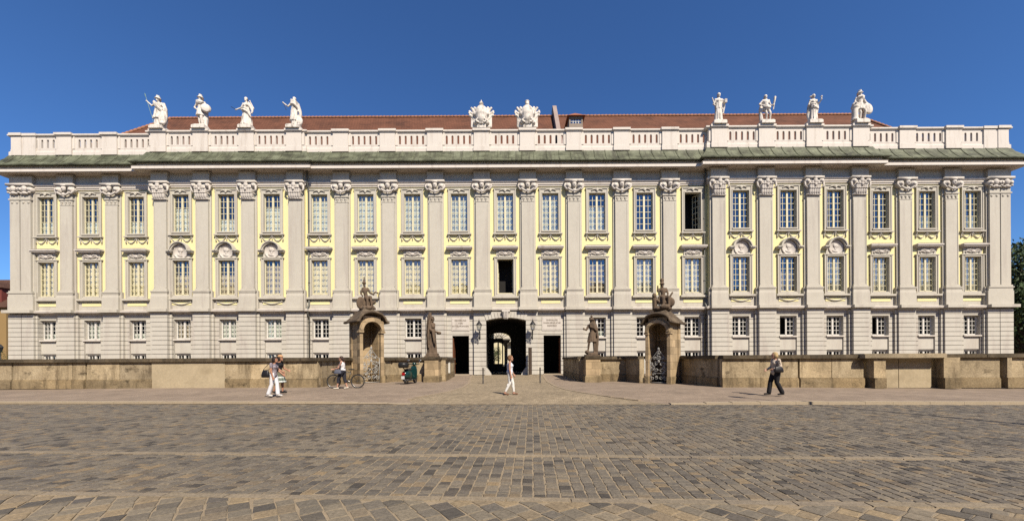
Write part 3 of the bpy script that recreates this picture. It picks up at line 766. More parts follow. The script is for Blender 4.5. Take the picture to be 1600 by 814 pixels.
for xc, v, sg in ((-48.2,VWL,1),(47.6,0,-1)):
    mb = MB(); a, b = sorted((xc-sg*.05, xc+sg*.95)); mb.box(a, b, -v-VB-.16, -v+1.3, ZB0-.06, ZC0); a, b = sorted((xc+sg*.9, xc+sg*2.25)); mb.box(a, b, -v-VB-.11, -v+.3, ZB0-.05, ZC0)
    a, b = sorted((xc-sg*.17, xc+sg*1.02)); mb.box(a, b, -v-VB-.28, -v+1.4, ZC0+.05, ZC1+.03); a, b = sorted((xc+sg*1.03, xc+sg*2.34)); mb.box(a, b, -v-VB-.2, -v+.3, ZC0+.05, ZC1+.02)
    obj('parapet_pier', mb, MAT['cream'], palace)
    mb = MB(); a, b = sorted((xc, xc-sg*.26)); mb.box(a, b, -v+1.3, 18, ZB1-.05, ZC0); obj('parapet_panel', mb, MAT['cream'], palace)

# ---- roof
mb = MB()
ez, rz, ye, yr = 21.5, 30.0, 1.3, 8.0
xl, xr, rl, rr_ = -47.0, 45.9, -40.0, 40.3
v_ = [(xl,ye,ez),(xr,ye,ez),(rr_,yr,rz),(rl,yr,rz),(xl,2*yr-ye,ez),(xr,2*yr-ye,ez)]
mb.add(v_, [(0,1,2,3),(5,4,3,2),(0,3,4),(1,5,2)]); roof = obj('roof', mb, MAT['tile'], palace)
mb = MB(); mb.box(-48.5, 47.5, .6, 18, 20.9, 21.0); obj('roof_deck', mb, MAT['interior'], palace)
mb = MB()                                              # ridge and hip tiles
def ridge(p, q):
    p, q = Vector(p), Vector(q); n = max(2, int((q-p).length/.42)); 
    for i in range(n):
        a, b = p+(q-p)*(i/n), p+(q-p)*((i+1.06)/n); mb.tube([a+Vector((0,0,.04)), b+Vector((0,0,.07))], [.13,.16], 7)
ridge((rl,yr,rz), (rr_,yr,rz)); ridge((xl,ye,ez), (rl,yr,rz)); ridge((xr,ye,ez), (rr_,yr,rz))
obj('ridge_tiles', mb, M('ridge_tile_clay', (.42,.19,.10), .3, 1.2, .9, .3), roof, smooth=True)
# sloping fire wall and dormer
sl = (rz-ez)/(yr-ye)
mb = MB(); x0, x1 = 4.95, 5.40
P3 = [(2.2, ez+(2.2-ye)*sl-.5), (2.2, ez+(2.2-ye)*sl+.9), (yr+.1, rz+1.35), (yr+1.2, rz+1.35), (yr+1.2, rz-2)]
mb.add([(x0,a,b) for a,b in P3]+[(x1,a,b) for a,b in P3], [(0,1,2,3,4),(9,8,7,6,5)]+[(i,(i+1)%5,(i+1)%5+5,i+5) for i in range(5)])
obj('fire_wall', mb, MAT['chim'], roof)
mb = MB(); xc, w = XF(901,-4)*1.0, .72; zb = ZF(199.5,-4.2); yf = 3.6
mb.box(xc-w, xc-w+.14, yf, yf+3, zb-1, zb+.75); mb.box(xc+w-.14, xc+w, yf, yf+3, zb-1, zb+.75); mb.box(xc-w+.14, xc+w-.14, yf, yf+.2, zb+.55, zb+.75); mb.box(xc-w+.14, xc+w-.14, yf, yf+.2, zb-1, zb+.03)
dor = obj('dormer', mb, M('dormer_frame', (.34,.27,.21), .15, 3, .8, .2), roof)
mb = MB(); zt = zb+.75; o_ = w+.24
mb.add([(xc-o_,yf-.28,zt),(xc+o_,yf-.28,zt),(xc+o_,yf+2.6,zt),(xc-o_,yf+2.6,zt),(xc,yf+.55,zt+.72),(xc,yf+2.6,zt+.72)], [(0,1,4),(1,2,5,4),(3,0,4,5),(0,3,2,1),(2,3,5)])
obj('dormer_roof', mb, M('bright_new_tiles', (.36,.13,.06), .25, 2, .9, .3), dor)
mb = MB(); mb.box(xc-w+.14, xc+w-.14, yf+.12, yf+.14, zb+.03, zb+.55); obj('pane', mb, MAT['glass'], dor)
mb = MB()
for k in range(1,4): x = xc-w+.14+(2*w-.28)*k/4; mb.box(x-.03, x+.03, yf+.08, yf+.11, zb+.03, zb+.55)
mb.box(xc-w+.14, xc+w-.14, yf+.075, yf+.105, zb+.27, zb+.31); obj('glazing_bars', mb, MAT['white_frame'], dor)

# ---- downpipes
for X, v in ((-34.62,VWL),(-19.55,.0),(18.62,0),(34.2,0)):
    mb = MB(); y = -v-.14
    mb.tube([(X,y,0),(X,y,ZS0-.5),(X,y-.28,ZS0-.2),(X,y-.28,ZS1+.1),(X,y,ZS1+.4),(X,y,ZARC-.1),(X,y-.25,ZARC+.3),(X,y-.25,ZF(268))], .075, 8)
    for z in (1.5,3.5,5.3,9,12,15): mb.tube([(X,y,z-.04),(X,y,z+.04)], .1, 8)
    obj('downpipe', mb, MAT['pipe'], palace, smooth=True)

# ---- entrance arch, doors, plaques
zs, za = ZF(501), ZF(496.8); AB = .30
mb = MB(); xa, xb = ARCH_C-ARCH_H, ARCH_C+ARCH_H
rustic_box(mb, XF(741), xa, -AB, 0, 0, ZS0-.02, .05); rustic_box(mb, xb, XF(840), -AB, 0, 0, ZS0-.02, .05); rustic_box(mb, xa, xb, -AB, 0, ZF(496.5)+.02, ZS0-.02, .05)
obj('arch_block', mb, MAT['rustic'], palace)
mb = MB(); n = 14; xa, xb = ARCH_C-ARCH_H, ARCH_C+ARCH_H
arc = [(xa+(xb-xa)*i/n, zs+(za-zs)*(1-(2*i/n-1)**2)) for i in range(n+1)]
ztop = ZF(496.5)+.02
for (p, q) in zip(arc[:-1], arc[1:]): mb.prism([p, q, (q[0], ztop), (p[0], ztop)], -AB-.002, .6)
obj('arch_soffit', mb, MAT['rustic'], palace)
mb = MB()
for i in range(-6, 7):
    if i == 0: continue
    t0, t1 = (i-.5)/6.5, (i+.5)/6.5
    z_ = lambda t: zs+(za-zs)*(1-t*t)
    gap = .018
    x0, x1 = ARCH_C+ARCH_H*t0+gap, ARCH_C+ARCH_H*t1-gap
    fan = .14
    top = ZF(488.5)
    mb.prism([(x0, z_(t0)+.015), (x1, z_(t1)+.015), (x1+fan*(t1)*1.6, top), (x0+fan*t0*1.6, top)], -AB-.06, -AB+.05)
obj('voussoirs', mb, MAT['rustic'], palace)
mb = MB(); kx = ARCH_C; mb.prism([(kx-.2, za-.12), (kx+.2, za-.12), (kx+.34, ZS0-.02), (kx-.34, ZS0-.02)], -AB-.30, 0)
for k in (-.13, 0, .13): mb.cap((kx+k*.8,-AB-.32,za-.02), (kx+k*1.3,-AB-.34,ZS0-.18), .05, .07, 8)
mb.box(kx-.38, kx+.38, -AB-.4, 0, ZS0-.14, ZS0+.06)
obj('keystone', mb, MAT['trim'], palace)
for sg in (-1, 1):
    X = ARCH_C+sg*ARCH_H; mb = MB()
    mb.prism([(X+sg*.12,0),(X-sg*.50,0),(X-sg*.42,.2),(X-sg*.12,.62),(X+sg*.0,.74),(X+sg*.12,.74)], -AB-.06, .25)
    obj('guard_stone', mb, MAT['rustic'], palace)
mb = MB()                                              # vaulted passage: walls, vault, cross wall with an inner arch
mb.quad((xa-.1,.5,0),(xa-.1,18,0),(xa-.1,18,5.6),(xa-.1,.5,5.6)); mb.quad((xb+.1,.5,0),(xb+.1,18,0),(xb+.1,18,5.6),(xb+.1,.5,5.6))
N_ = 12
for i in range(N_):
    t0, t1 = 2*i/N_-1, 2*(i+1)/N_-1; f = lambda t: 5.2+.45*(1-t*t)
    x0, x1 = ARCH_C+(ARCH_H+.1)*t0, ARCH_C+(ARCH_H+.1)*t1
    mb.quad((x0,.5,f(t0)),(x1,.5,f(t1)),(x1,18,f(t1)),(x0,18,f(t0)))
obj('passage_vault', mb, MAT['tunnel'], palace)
mb = MB(); ys, yb = 9.0, 9.25; K = 46.2/600; XI = lambda p: (p-800)*K; ZI = lambda p: 1.55+(560.6-p)*K
holes = [(XI(771.5), XI(777.5), ZI(568), ZI(535)), (XI(779.5), XI(784.5), ZI(568), ZI(535)), (XI(786.2), XI(798), ZI(572), ZI(529.5))]
for yy in (ys, yb): wall_grid(mb, xa-.1, xb+.1, 0, ZI(528.6), yy, holes, .25 if yy == ys else 0)
mb.box(xa-.1, XI(762), ys, yb, ZI(528.6), 5.7); mb.box(XI(797.5), xb+.1, ys, yb, ZI(528.6), 5.7)
fc, fr_ = (XI(762)+XI(797.5))/2, (XI(797.5)-XI(762))/2; fa = [(fc-fr_+2*fr_*i/16, ZI(528.6)+.66*math.sqrt(max(0, 1-(2*i/16-1)**2))) for i in range(17)]
for p, q in zip(fa[:-1], fa[1:]): mb.prism([p, q, (q[0], 5.7), (p[0], 5.7)], ys, yb)
scr = obj('inner_door_screen', mb, MAT['iron'], palace)
mb = MB()
for k in range(1, 8): x = fc-fr_+2*fr_*k/8; mb.tube([(fc+(x-fc)*.25, ys+.1, ZI(528.6)), (x, ys+.1, ZI(528.6)+.62*math.sqrt(max(0,1-((x-fc)/fr_)**2)))], .03, 5)
mb.tube([(fc+.3*fr_*math.cos(PI*i/10), ys+.1, ZI(528.6)+.35*math.sin(PI*i/10)) for i in range(11)], .035, 5)
obj('fanlight_ironwork', mb, MAT['iron'], scr)
mb = MB(); mb.box(XI(788), XI(793), 9.5, 9.9, 0, ZI(536.5)); mb.frustum(XI(781), XI(797.5), 9.45, 9.95, ZI(532), ZI(530), 0, 0); mb.prism([(XI(788),ZI(537)),(XI(793),ZI(537)),(XI(797),ZI(531.5)),(XI(781),ZI(531.5))], 9.5, 9.9)
obj('passage_column', mb, MAT['cream'], palace)
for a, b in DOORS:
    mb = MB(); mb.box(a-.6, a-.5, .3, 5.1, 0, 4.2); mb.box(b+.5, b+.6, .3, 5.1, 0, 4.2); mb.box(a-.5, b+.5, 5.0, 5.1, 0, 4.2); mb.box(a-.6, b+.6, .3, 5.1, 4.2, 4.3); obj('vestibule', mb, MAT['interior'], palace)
    mb = MB(); mb.box(a-.05, b+.05, -.35, .3, -.02, .1); obj('doorstep', mb, MAT['kerb'], palace)
mb = MB(); a, b = DOORS[0]; mb.box(a+.02, a+.09, .1, 1.3, .05, 3.6); o = obj('door_leaf', mb, MAT['door'], palace)
mb = MB(); mb.tube([(a+.1,.9,1.1),(a+.22,.9,1.1),(a+.22,.75,1.1)], .02, 6); obj('handle', mb, plain('brass', (.6,.4,.15), .35, .5, 1), o)
mb = MB(); a, b = DOORS[1]; mb.box(b-.08, b-.01, .15, 1.3, .05, 3.6); obj('door_leaf', mb, MAT['door'], palace)
def letters(name, text, size, mat, parent, loc, ext=.012, font_w=None):
    cu = bpy.data.curves.new(name, 'FONT'); cu.body = text; cu.size = size; cu.extrude = ext; cu.align_x = 'CENTER'; cu.align_y = 'CENTER'
    t = bpy.data.objects.new(name, cu); COL.objects.link(t); bpy.context.view_layer.update()
    me = bpy.data.meshes.new_from_object(t.evaluated_get(bpy.context.evaluated_depsgraph_get()))
    bpy.data.objects.remove(t); bpy.data.curves.remove(cu)
    o = bpy.data.objects.new(name, me); COL.objects.link(o); me.materials.clear(); me.materials.append(mat)
    o.rotation_euler = (PI/2, 0, 0); o.location = loc; o.parent = parent; return o
LET = M('faded_lettering', (.22,.17,.12), .2, 5, .9, 0)
for (p0, p1), lines in (((706,734), ('REGIERUNG','VON','MITTELFRANKEN')), ((847,878.5), ('EHEMALIGE','MARKGRÄFLICHE','RESIDENZ'))):
    a, b = XF(p0), XF(p1); mb = MB(); z0, z1 = ZF(516.5), ZF(495)
    mb.box(a, b, -.045, .02, z0, z1); mb.box(a+.1, b-.1, -.065, -.046, z0+.1, z1-.1)
    o = obj('inscription_plaque', mb, MAT['trim'], palace)
    for k, ln in enumerate(lines): letters('lettering', ln, .21, LET, o, ((a+b)/2, -.07, z1-.34-.27*k))
# ================================================================== STONE FIGURES (face -y; x to the right as seen from the street; 1.8 m tall before scaling)
def robe(mb, z0, z1, r0, r1, seed=0, folds=9, amp=.10, c0=(0,0), c1=(0,0), sway=.5, depth=.8, n=44):
    r = random.Random(seed); ph = [r.uniform(0, 6.28) for _ in range(4)]; rings = []
    m = 14
    for j in range(m+1):
        t = j/m; z = z0+(z1-z0)*t; rad_ = r0+(r1-r0)*t; ring = []
        for i in range(n):
            a = 2*PI*i/n
            f = 1 + amp*(.35+.65*(1-t))*math.sin(folds*a+ph[0]+sway*3*t) + amp*.6*math.sin((folds*2-3)*a+ph[1]-sway*4*t)
            ring.append((c0[0]+(c1[0]-c0[0])*t+rad_*f*math.cos(a), c0[1]+(c1[1]-c0[1])*t+rad_*depth*f*math.sin(a), z))
        rings.append(ring)
    mb.loft(rings)
def sash(mb, pts, r, seed=0, strands=3):
    rr = random.Random(seed)
    for k in range(strands):
        o = Vector((rr.uniform(-.03,.03), rr.uniform(-.03,.02), (k-(strands-1)/2)*r*1.3)); mb.tube([Vector(p)+o for p in pts], [r*.8]+[r]*(len(pts)-2)+[r*.7], 7)
DEF = dict(pelvis=(0,0,.95), chest=(0,-.01,1.27), neck=(0,0,1.47), head=(0,-.03,1.64), sl=(-.2,0,1.40), sr=(.2,0,1.40), el=(-.3,.0,1.13), hl=(-.26,-.14,.95), er=(.3,0,1.13), hr=(.26,-.14,.95),
           pl=(-.1,0,.92), pr=(.1,0,.92), kl=(-.12,-.05,.5), kr=(.14,-.09,.52), al=(-.13,.0,.08), ar=(.16,-.02,.08))
def figure(mb, legs=True, arm=.055, fem=False, **kw):
    J = dict(DEF); J.update(kw); V3 = {k: Vector(v) for k, v in J.items()}
    p, c, n, h = V3['pelvis'], V3['chest'], V3['neck'], V3['head']
    mb.ell(p, (.17,.125,.14)); mb.cap(p, c, .135, .15); mb.ell(c+Vector((0,-.01,.03)), (.185,.13,.16)); mb.ell((c+n)/2+Vector((0,0,.04)), (.19,.1,.09))
    mb.cap(n-Vector((0,0,.04)), h, .06, .06); mb.ell(h+Vector((0,0,.015)), (.085,.1,.125)); mb.ell(h+Vector((0,-.1,-.01)), (.018,.03,.03), None, 8, 6); mb.ell(h+Vector((0,-.06,-.09)), (.05,.05,.04), None, 8, 6)
    if fem:
        for s in (-1, 1): mb.ell(c+Vector((s*.08,-.11,0)), .07)
    for s, e, hd in (('sl','el','hl'), ('sr','er','hr')):
        mb.ell(V3[s], .075); mb.limb([V3[s], V3[e], V3[hd]], [arm*1.15, arm*.9, arm*.65], 8); d = (V3[hd]-V3[e]).normalized(); mb.ell(V3[hd]+d*.05, .05)
    if legs:
        for a, k, f in (('pl','kl','al'), ('pr','kr','ar')):
            mb.limb([V3[a], V3[k], V3[f]], [.105,.07,.045], 9); mb.cap((V3[k]+V3[f])/2+Vector((0,.03,.08)), (V3[k]+V3[f])/2+Vector((0,.02,-.05)), .055, .045)
            mb.cap(V3[f]+Vector((0,.02,-.03)), V3[f]+Vector((0,-.15,-.045)), .045, .03)
    return V3
def helmet(mb, h, plume=True):
    h = Vector(h); mb.ell(h+Vector((0,.02,.07)), (.12,.14,.11)); mb.loft([[tuple(h+Vector((r*math.cos(a*PI/8), r*1.1*math.sin(a*PI/8)+.01, z))) for a in range(16)] for r, z in ((.10,.10),(.16,.05),(.17,.035),(.11,.03))])
    if plume: mb.limb([h+Vector((0,-.06,.19)), h+Vector((0,.06,.22)), h+Vector((0,.17,.12)), h+Vector((0,.2,-.05))], [.045,.06,.05,.03])
def hairdo(mb, h, bun=True):
    h = Vector(h); mb.ell(h+Vector((0,.03,.05)), (.105,.115,.11)); mb.ell(h+Vector((0,.12,.0)), .07)
def disc(mb, c, r, th, tilt=(0,0,0), n=20):
    M3 = Euler(tilt).to_matrix(); c = Vector(c)
    mb.loft([[c+M3@Vector((q*r*math.cos(2*PI*i/n), y, q*r*math.sin(2*PI*i/n))) for i in range(n)] for q, y in ((.3,-th),(.8,-th*.7),(1,-.01),(1,.03),(.3,.03))])

def shield_tall(mb, c, w, h, tilt):
    M3 = Euler(tilt).to_matrix(); c = Vector(c); n = 18
    mb.loft([[c+M3@Vector((q*w*math.cos(2*PI*i/n), y, q*h*math.sin(2*PI*i/n))) for i in range(n)] for q, y in ((.3,-.08),(.85,-.05),(1,0),(1,.05),(.3,.05))])

def statue_a(mb):      # helmeted, spear hand raised, tall shield
    V = figure(mb, el=(-.40,-.02,1.28), hl=(-.62,-.08,1.50), er=(.34,-.02,1.15), hr=(.42,-.1,.95), head=(-.02,-.04,1.65)); helmet(mb, V['head'], True)
    robe(mb, .45, 1.12, .30, .19, 1, 9, .13); robe(mb, .04, .5, .21, .22, 2, 8, .1); sash(mb, [(-.2,-.14,1.42),(0,-.19,1.25),(.2,-.17,1.05),(.3,-.1,.95)], .05, 1, 4); sash(mb, [(.2,.1,1.4),(.33,.1,1.0),(.36,.08,.5),(.3,.06,.1)], .08, 2, 3)
    shield_tall(mb, (.36,-.12,.45), .22, .46, (0,.12,.25)); mb.ell((.38,-.2,.1), (.15,.12,.12))
def statue_b(mb):      # soldier, hand on hip, round shield
    V = figure(mb, el=(-.40,.03,1.16), hl=(-.2,-.1,1.0), er=(.33,.0,1.15), hr=(.38,-.08,.98), head=(.0,-.03,1.66), kl=(-.08,-.02,.5), al=(-.04,0,.08), kr=(.1,-.1,.5), ar=(.1,-.04,.08)); helmet(mb, V['head'], True)
    robe(mb, .62, 1.08, .26, .17, 4, 12, .08); sash(mb, [(-.17,-.13,1.4),(.05,-.2,1.38),(.24,-.1,1.36)], .05, 1, 3)
    disc(mb, (.40,-.12,1.02), .26, .1, (0,0,.5)); sash(mb, [(.1,.14,1.4),(.2,.18,1.0),(.26,.14,.5),(.24,.1,.06)], .10, 3, 3); mb.cap((.24,.05,.05), (.22,.05,.6), .12, .08)
def statue_c(mb):      # woman in a long robe, arm stretched down to the side
    V = figure(mb, False, fem=True, el=(-.33,-.02,1.15), hl=(-.56,-.1,1.0), er=(.42,.02,1.12), hr=(.30,-.1,1.46), head=(-.02,-.04,1.66)); hairdo(mb, V['head'])
    robe(mb, .04, 1.16, .33, .17, 7, 9, .12, (0,0), (0,0), 1.2); sash(mb, [(-.22,-.14,.98),(.0,-.22,.94),(.2,-.2,.84),(.3,-.1,.62)], .055, 2, 4); sash(mb, [(.18,-.1,1.38),(.32,.0,1.15),(.38,.02,1.0),(.34,0,.85)], .06, 4, 3)
def statue_d(mb):      # cloaked figure with a short staff held out
    V = figure(mb, el=(-.36,-.05,1.20), hl=(-.58,-.12,1.36), er=(.32,.0,1.12), hr=(.30,-.1,.9), head=(.02,-.03,1.66)); hairdo(mb, V['head'])
    robe(mb, .3, 1.1, .25, .17, 9, 9, .12); robe(mb, .04, .4, .16, .2, 3, 7, .1); sash(mb, [(-.15,-.14,1.45),(.1,-.2,1.38),(.28,-.08,1.2),(.36,.04,.8),(.34,.1,.4)], .08, 5, 3); shield_tall(mb, (.40,-.06,.24), .15, .26, (0,.2,.2)); mb.cap((.3,.06,.05), (.3,.08,.7), .13, .09)
def statue_e(mb):      # robed figure with a scroll and a book
    V = figure(mb, False, fem=True, el=(-.33,-.0,1.12), hl=(-.36,-.2,.94), er=(.34,0,1.14), hr=(.33,-.17,1.2), head=(.02,-.03,1.68)); hairdo(mb, V['head']); mb.ell((.05,.05,1.80), (.09,.07,.09))
    robe(mb, .04, 1.14, .25, .17, 11, 10, .12, (-.02,0), (0,0)); robe(mb, .8, 1.38, .22, .2, 12, 8, .1); mb.box(.26,.42,-.26,-.14,1.08,1.32); sash(mb, [(.3,-.05,1.3),(.36,0,1.0),(.3,.02,.6)], .06, 4, 3); mb.cap((-.36,-.22,.93), (-.52,-.24,1.36), .035, .035)
def statue_f(mb):      # bare legged man with an upright club
    V = figure(mb, el=(-.42,.02,1.17), hl=(-.22,-.12,1.0), er=(.30,-.02,1.1), hr=(.36,-.18,1.0), head=(-.02,-.03,1.64), kl=(-.02,-.1,.5), al=(.02,-.02,.08), kr=(.22,-.12,.52), ar=(.26,-.02,.08), pr=(.12,0,.92)); hairdo(mb, V['head'])
    robe(mb, .74, 1.02, .24, .17, 13, 10, .1); sash(mb, [(-.24,-.08,1.0),(.0,-.2,.92),(.24,-.14,.9)], .05, 4, 3); mb.limb([(.36,-.2,.7),(.42,-.2,1.1),(.48,-.2,1.5)], [.04,.05,.075]); sash(mb, [(-.2,.12,1.3),(-.28,.15,.9),(-.26,.14,.4),(-.2,.1,.05)], .09, 3, 3)
def statue_g(mb):      # robed woman lifting a cup
    V = figure(mb, False, fem=True, el=(-.30,.02,1.12), hl=(-.14,-.17,.98), er=(.32,-.03,1.13), hr=(.36,-.2,1.30), head=(.0,-.04,1.66)); hairdo(mb, V['head']); mb.ell((-.13,.04,1.68), (.09,.06,.05))
    robe(mb, .04, 1.14, .25, .17, 15, 9, .13); sash(mb, [(-.24,-.1,1.02),(.0,-.21,.96),(.24,-.14,.86)], .055, 5, 4); mb.lathe([(.03,0),(.05,.02),(.025,.1),(.06,.2),(.05,.24)], (.36,-.24,1.32), 10); sash(mb, [(.26,.02,1.2),(.3,.02,.9),(.27,0,.6)], .05, 4, 3); sash(mb, [(-.25,.1,1.1),(-.28,.12,.6),(-.2,.1,.1)], .08, 3, 3)
def statue_h(mb):      # helmeted man leaning on a column with a shield
    V = figure(mb, el=(-.32,-.02,1.17), hl=(-.38,-.17,1.05), er=(.36,-.02,1.15), hr=(.46,-.12,.95), head=(.0,-.03,1.66), kl=(-.02,-.08,.5), al=(0,-.02,.08), kr=(.2,-.16,.56), ar=(.24,-.06,.1)); helmet(mb, V['head'], True)
    robe(mb, .68, 1.1, .25, .17, 17, 11, .08); mb.lathe([(.2,.02),(.2,.1),(.17,.14),(.155,.75),(.19,.8),(.2,.88)], (-.32,-.02,0), 16); mb.ell((-.34,-.08,.98), (.2,.13,.12)); mb.ell((-.42,-.02,.85), (.1,.1,.16))
    shield_tall(mb, (.42,-.1,.72), .24, .36, (0,-.35,-.2)); sash(mb, [(.2,.1,1.4),(.34,.12,1.0),(.36,.1,.5),(.3,.1,.05)], .1, 3, 3); sash(mb, [(-.2,-.1,1.4),(0,-.18,1.42),(.2,-.1,1.4)], .05, 2, 3)

ZT = ZC1 + .03
def px_x(px, v): return XF(px, v)
STAT = [(245, .5, statue_a, 1.56, 'white helmeted parapet statue lifting a spear, tall shield at its knee'),
        (317.5, .5, statue_b, 1.60, 'white parapet statue of a soldier with hand on hip and small round shield'),
        (392.5, .5, statue_c, 1.52, 'white parapet statue of a robed woman with bent arm and thin rod'),
        (463, .5, statue_d, 1.52, 'white cloaked parapet statue holding a short dark staff out to the side'),
        (1125, .5, statue_e, 1.50, 'white robed parapet statue with raised scroll and a book on its arm'),
        (1191.5, .5, statue_f, 1.42, 'white bare legged parapet statue holding an upright club'),
        (1267, .5, statue_g, 1.42, 'white robed parapet statue lifting a small cup'),
        (1340.5, .5, statue_h, 1.54, 'white plumed parapet statue leaning on a short column beside a flared shield')]
for px, v, fn, k, lab in STAT:
    X, v = min(((p[0], p[1]) for p in PIL if p[2] == 'pav'), key=lambda q: abs(q[0] - px_x(px, v+.4)))
    mb = MB(); fn(mb); mb.box(-.30, .36, -.22, .2, -.08, .05); mb.xform(Matrix.Scale(k, 4))
    o = blob('parapet_statue', mb, MAT['white_stone'], None, (X, D0-v-VB-.05, ZT+.32), None, .04)
    tag(o, lab, 'statue', 'statues on the parapet')
    mb = MB(); mb.box(-.62, .62, -.42, .40, -.32, -.06); mb.box(-.56, .56, -.38, .36, -.06, .02); obj('plinth', mb, MAT['white_stone'], o)
    if fn is statue_a:
        mb = MB(); mb.tube([(-.98*1.0-.12,-.16,2.85),(-.30,-.1,.05)], .022, 6); mb.ell((-1.13,-.16,2.93), (.05,.03,.2), (0,-.28,0), 8, 8); obj('spear', mb, plain('verdigris', (.18,.30,.27), .6), o)
    if fn is statue_c:
        mb = MB(); mb.tube([(-.86,-.16,1.5),(-1.35,-.2,1.75)], .022, 6); obj('rod', mb, MAT['iron'], o)
    if fn is statue_d:
        mb = MB(); mb.tube([(-.92,-.2,2.12),(-.66,-.15,1.45)], .025, 6); obj('staff', mb, MAT['iron'], o)

def trophy(mb, crest):
    mb.lathe([(.40,0),(.52,.35),(.60,.7),(.66,1.0),(.62,1.35),(.5,1.6),(.3,1.8)], (0,0,.3), 18); mb.ell((0,-.32,.95), (.42,.3,.52)); mb.ell((0,-.46,1.2), (.3,.16,.2)); mb.box(-.42,.42,-.3,.3,-.02,.34)
    for s in (-1, 1):
        for a, L, r in ((.35,1.05,.13),(.6,1.15,.13),(.9,1.05,.12),(1.2,.85,.1)):
            p0 = Vector((s*.25,0,.95)); d = Vector((s*math.sin(a),-.05,math.cos(a))); mb.cap(p0, p0+d*L, r*1.25, r*.75, 8); mb.ell(p0+d*(L+.02), (.12,.1,.12))
        mb.loft([[(s*(.3+.68*t), y*(.16-.1*t), .85-.55*(1-t)+w*(.55*t+.15)) for y, w in ((-1,-1),(-1,1),(1,1),(1,-1))] for t in (0,.3,.6,1)])
        mb.cap((s*.4,-.1,.5), (s*1.12,-.12,1.42), .05, .035, 8); mb.ell((s*1.14,-.12,1.46), (.08,.05,.08)); mb.ell((s*.55,-.25,1.3), (.2,.16,.2)); mb.ell((s*.5,-.2,.5), (.26,.2,.2))
        mb.limb([(s*.3,-.45,.75),(s*.5,-.42,.6),(s*.3,-.45,.42)], [.07,.08,.06], 8)
    mb.cap((0,-.05,1.7), (0,-.05,2.2), .22, .17); mb.ell((0,-.07,2.3), (.2,.22,.24)); mb.ell((0,-.22,2.22), (.12,.08,.06))
    if crest: mb.ell((0,0,2.55), (.24,.24,.09)); mb.cap((0,-.1,2.5), (0,.15,2.55), .1, .12)
    else: mb.cap((0,-.03,2.45), (0,-.03,2.72), .09, .03)
for px, crest, lab in ((755, False, 'white stone trophy of arms with pointed helmet on the parapet'), (827, True, 'white stone trophy of arms with broad plumed helmet on the parapet')):
    X = min((p[0] for p in PIL if p[2] == 'mid'), key=lambda q: abs(q - px_x(px, .4)))
    mb = MB(); trophy(mb, crest); mb.xform(Matrix.Scale(1.03, 4)); o = blob('stone_trophy', mb, MAT['white_stone'], None, (X, D0-VB-.02, ZT+.02), None, .04); tag(o, lab, 'trophy', 'trophies on the parapet')

# ================================================================== LANTERNS on the arch piers
for px, lab in ((749, 'black wall lantern with scrolled bracket, between left doorway and arch'), (832.5, 'black wall lantern with scrolled bracket, between arch and right doorway')):
    X = XF(px, 1.0); z = ZF(508, 1.0)
    t = empty('wall_lantern', (X, D0-.66, z-1.15)); tag(t, lab, 'lantern', 'lanterns beside the arch')
    y = -.50; z = 1.15
    mb = MB(); mb.lathe([(.30,0),(.31,.04),(.20,.16),(.10,.32),(.07,.36)], (0,y,z), 14); mb.ell((0,y,z+.42), .07); mb.cap((0,y,z+.44), (0,y,z+.62), .025, .012, 6); obj('lantern_cap', mb, MAT['iron'], t, smooth=True)
    mb = MB(); mb.lathe([(.24,z-.005),(.13,z-.48),(.0,z-.48)], (0,y,0), 10); obj('lantern_glass', mb, MAT['glass'], t)
    mb = MB()
    for k in range(6): a = 2*PI*k/6; mb.tube([(.245*math.cos(a),y+.245*math.sin(a),z),(.135*math.cos(a),y+.135*math.sin(a),z-.48)], .014, 5)
    mb.tube([(.13*math.cos(2*PI*k/12),y+.13*math.sin(2*PI*k/12),z-.48) for k in range(12)], .02, 5, True); obj('lantern_frame', mb, MAT['iron'], t)
    mb = MB(); mb.tube([(0,y,z-.48),(0,y-.02,z-.65),(0,y+.15,z-.86),(0,y+.4,z-.92),(0,.38,z-.9)], .035, 7)
    sp = [(0, y+.36+(.05+.018*k)*math.cos(k*.6), z-.62+(.05+.018*k)*math.sin(k*.6)) for k in range(14)]; mb.tube(sp, .022, 6)
    sp = [(0, y+.45+(.03+.014*k)*math.cos(-k*.6), z-1.15+(.03+.014*k)*math.sin(-k*.6)) for k in range(14)]; mb.tube(sp, .022, 6)
    mb.box(-.06,.06,.33,.40,z-1.3,z-.5); obj('bracket', mb, MAT['iron'], t, smooth=True)

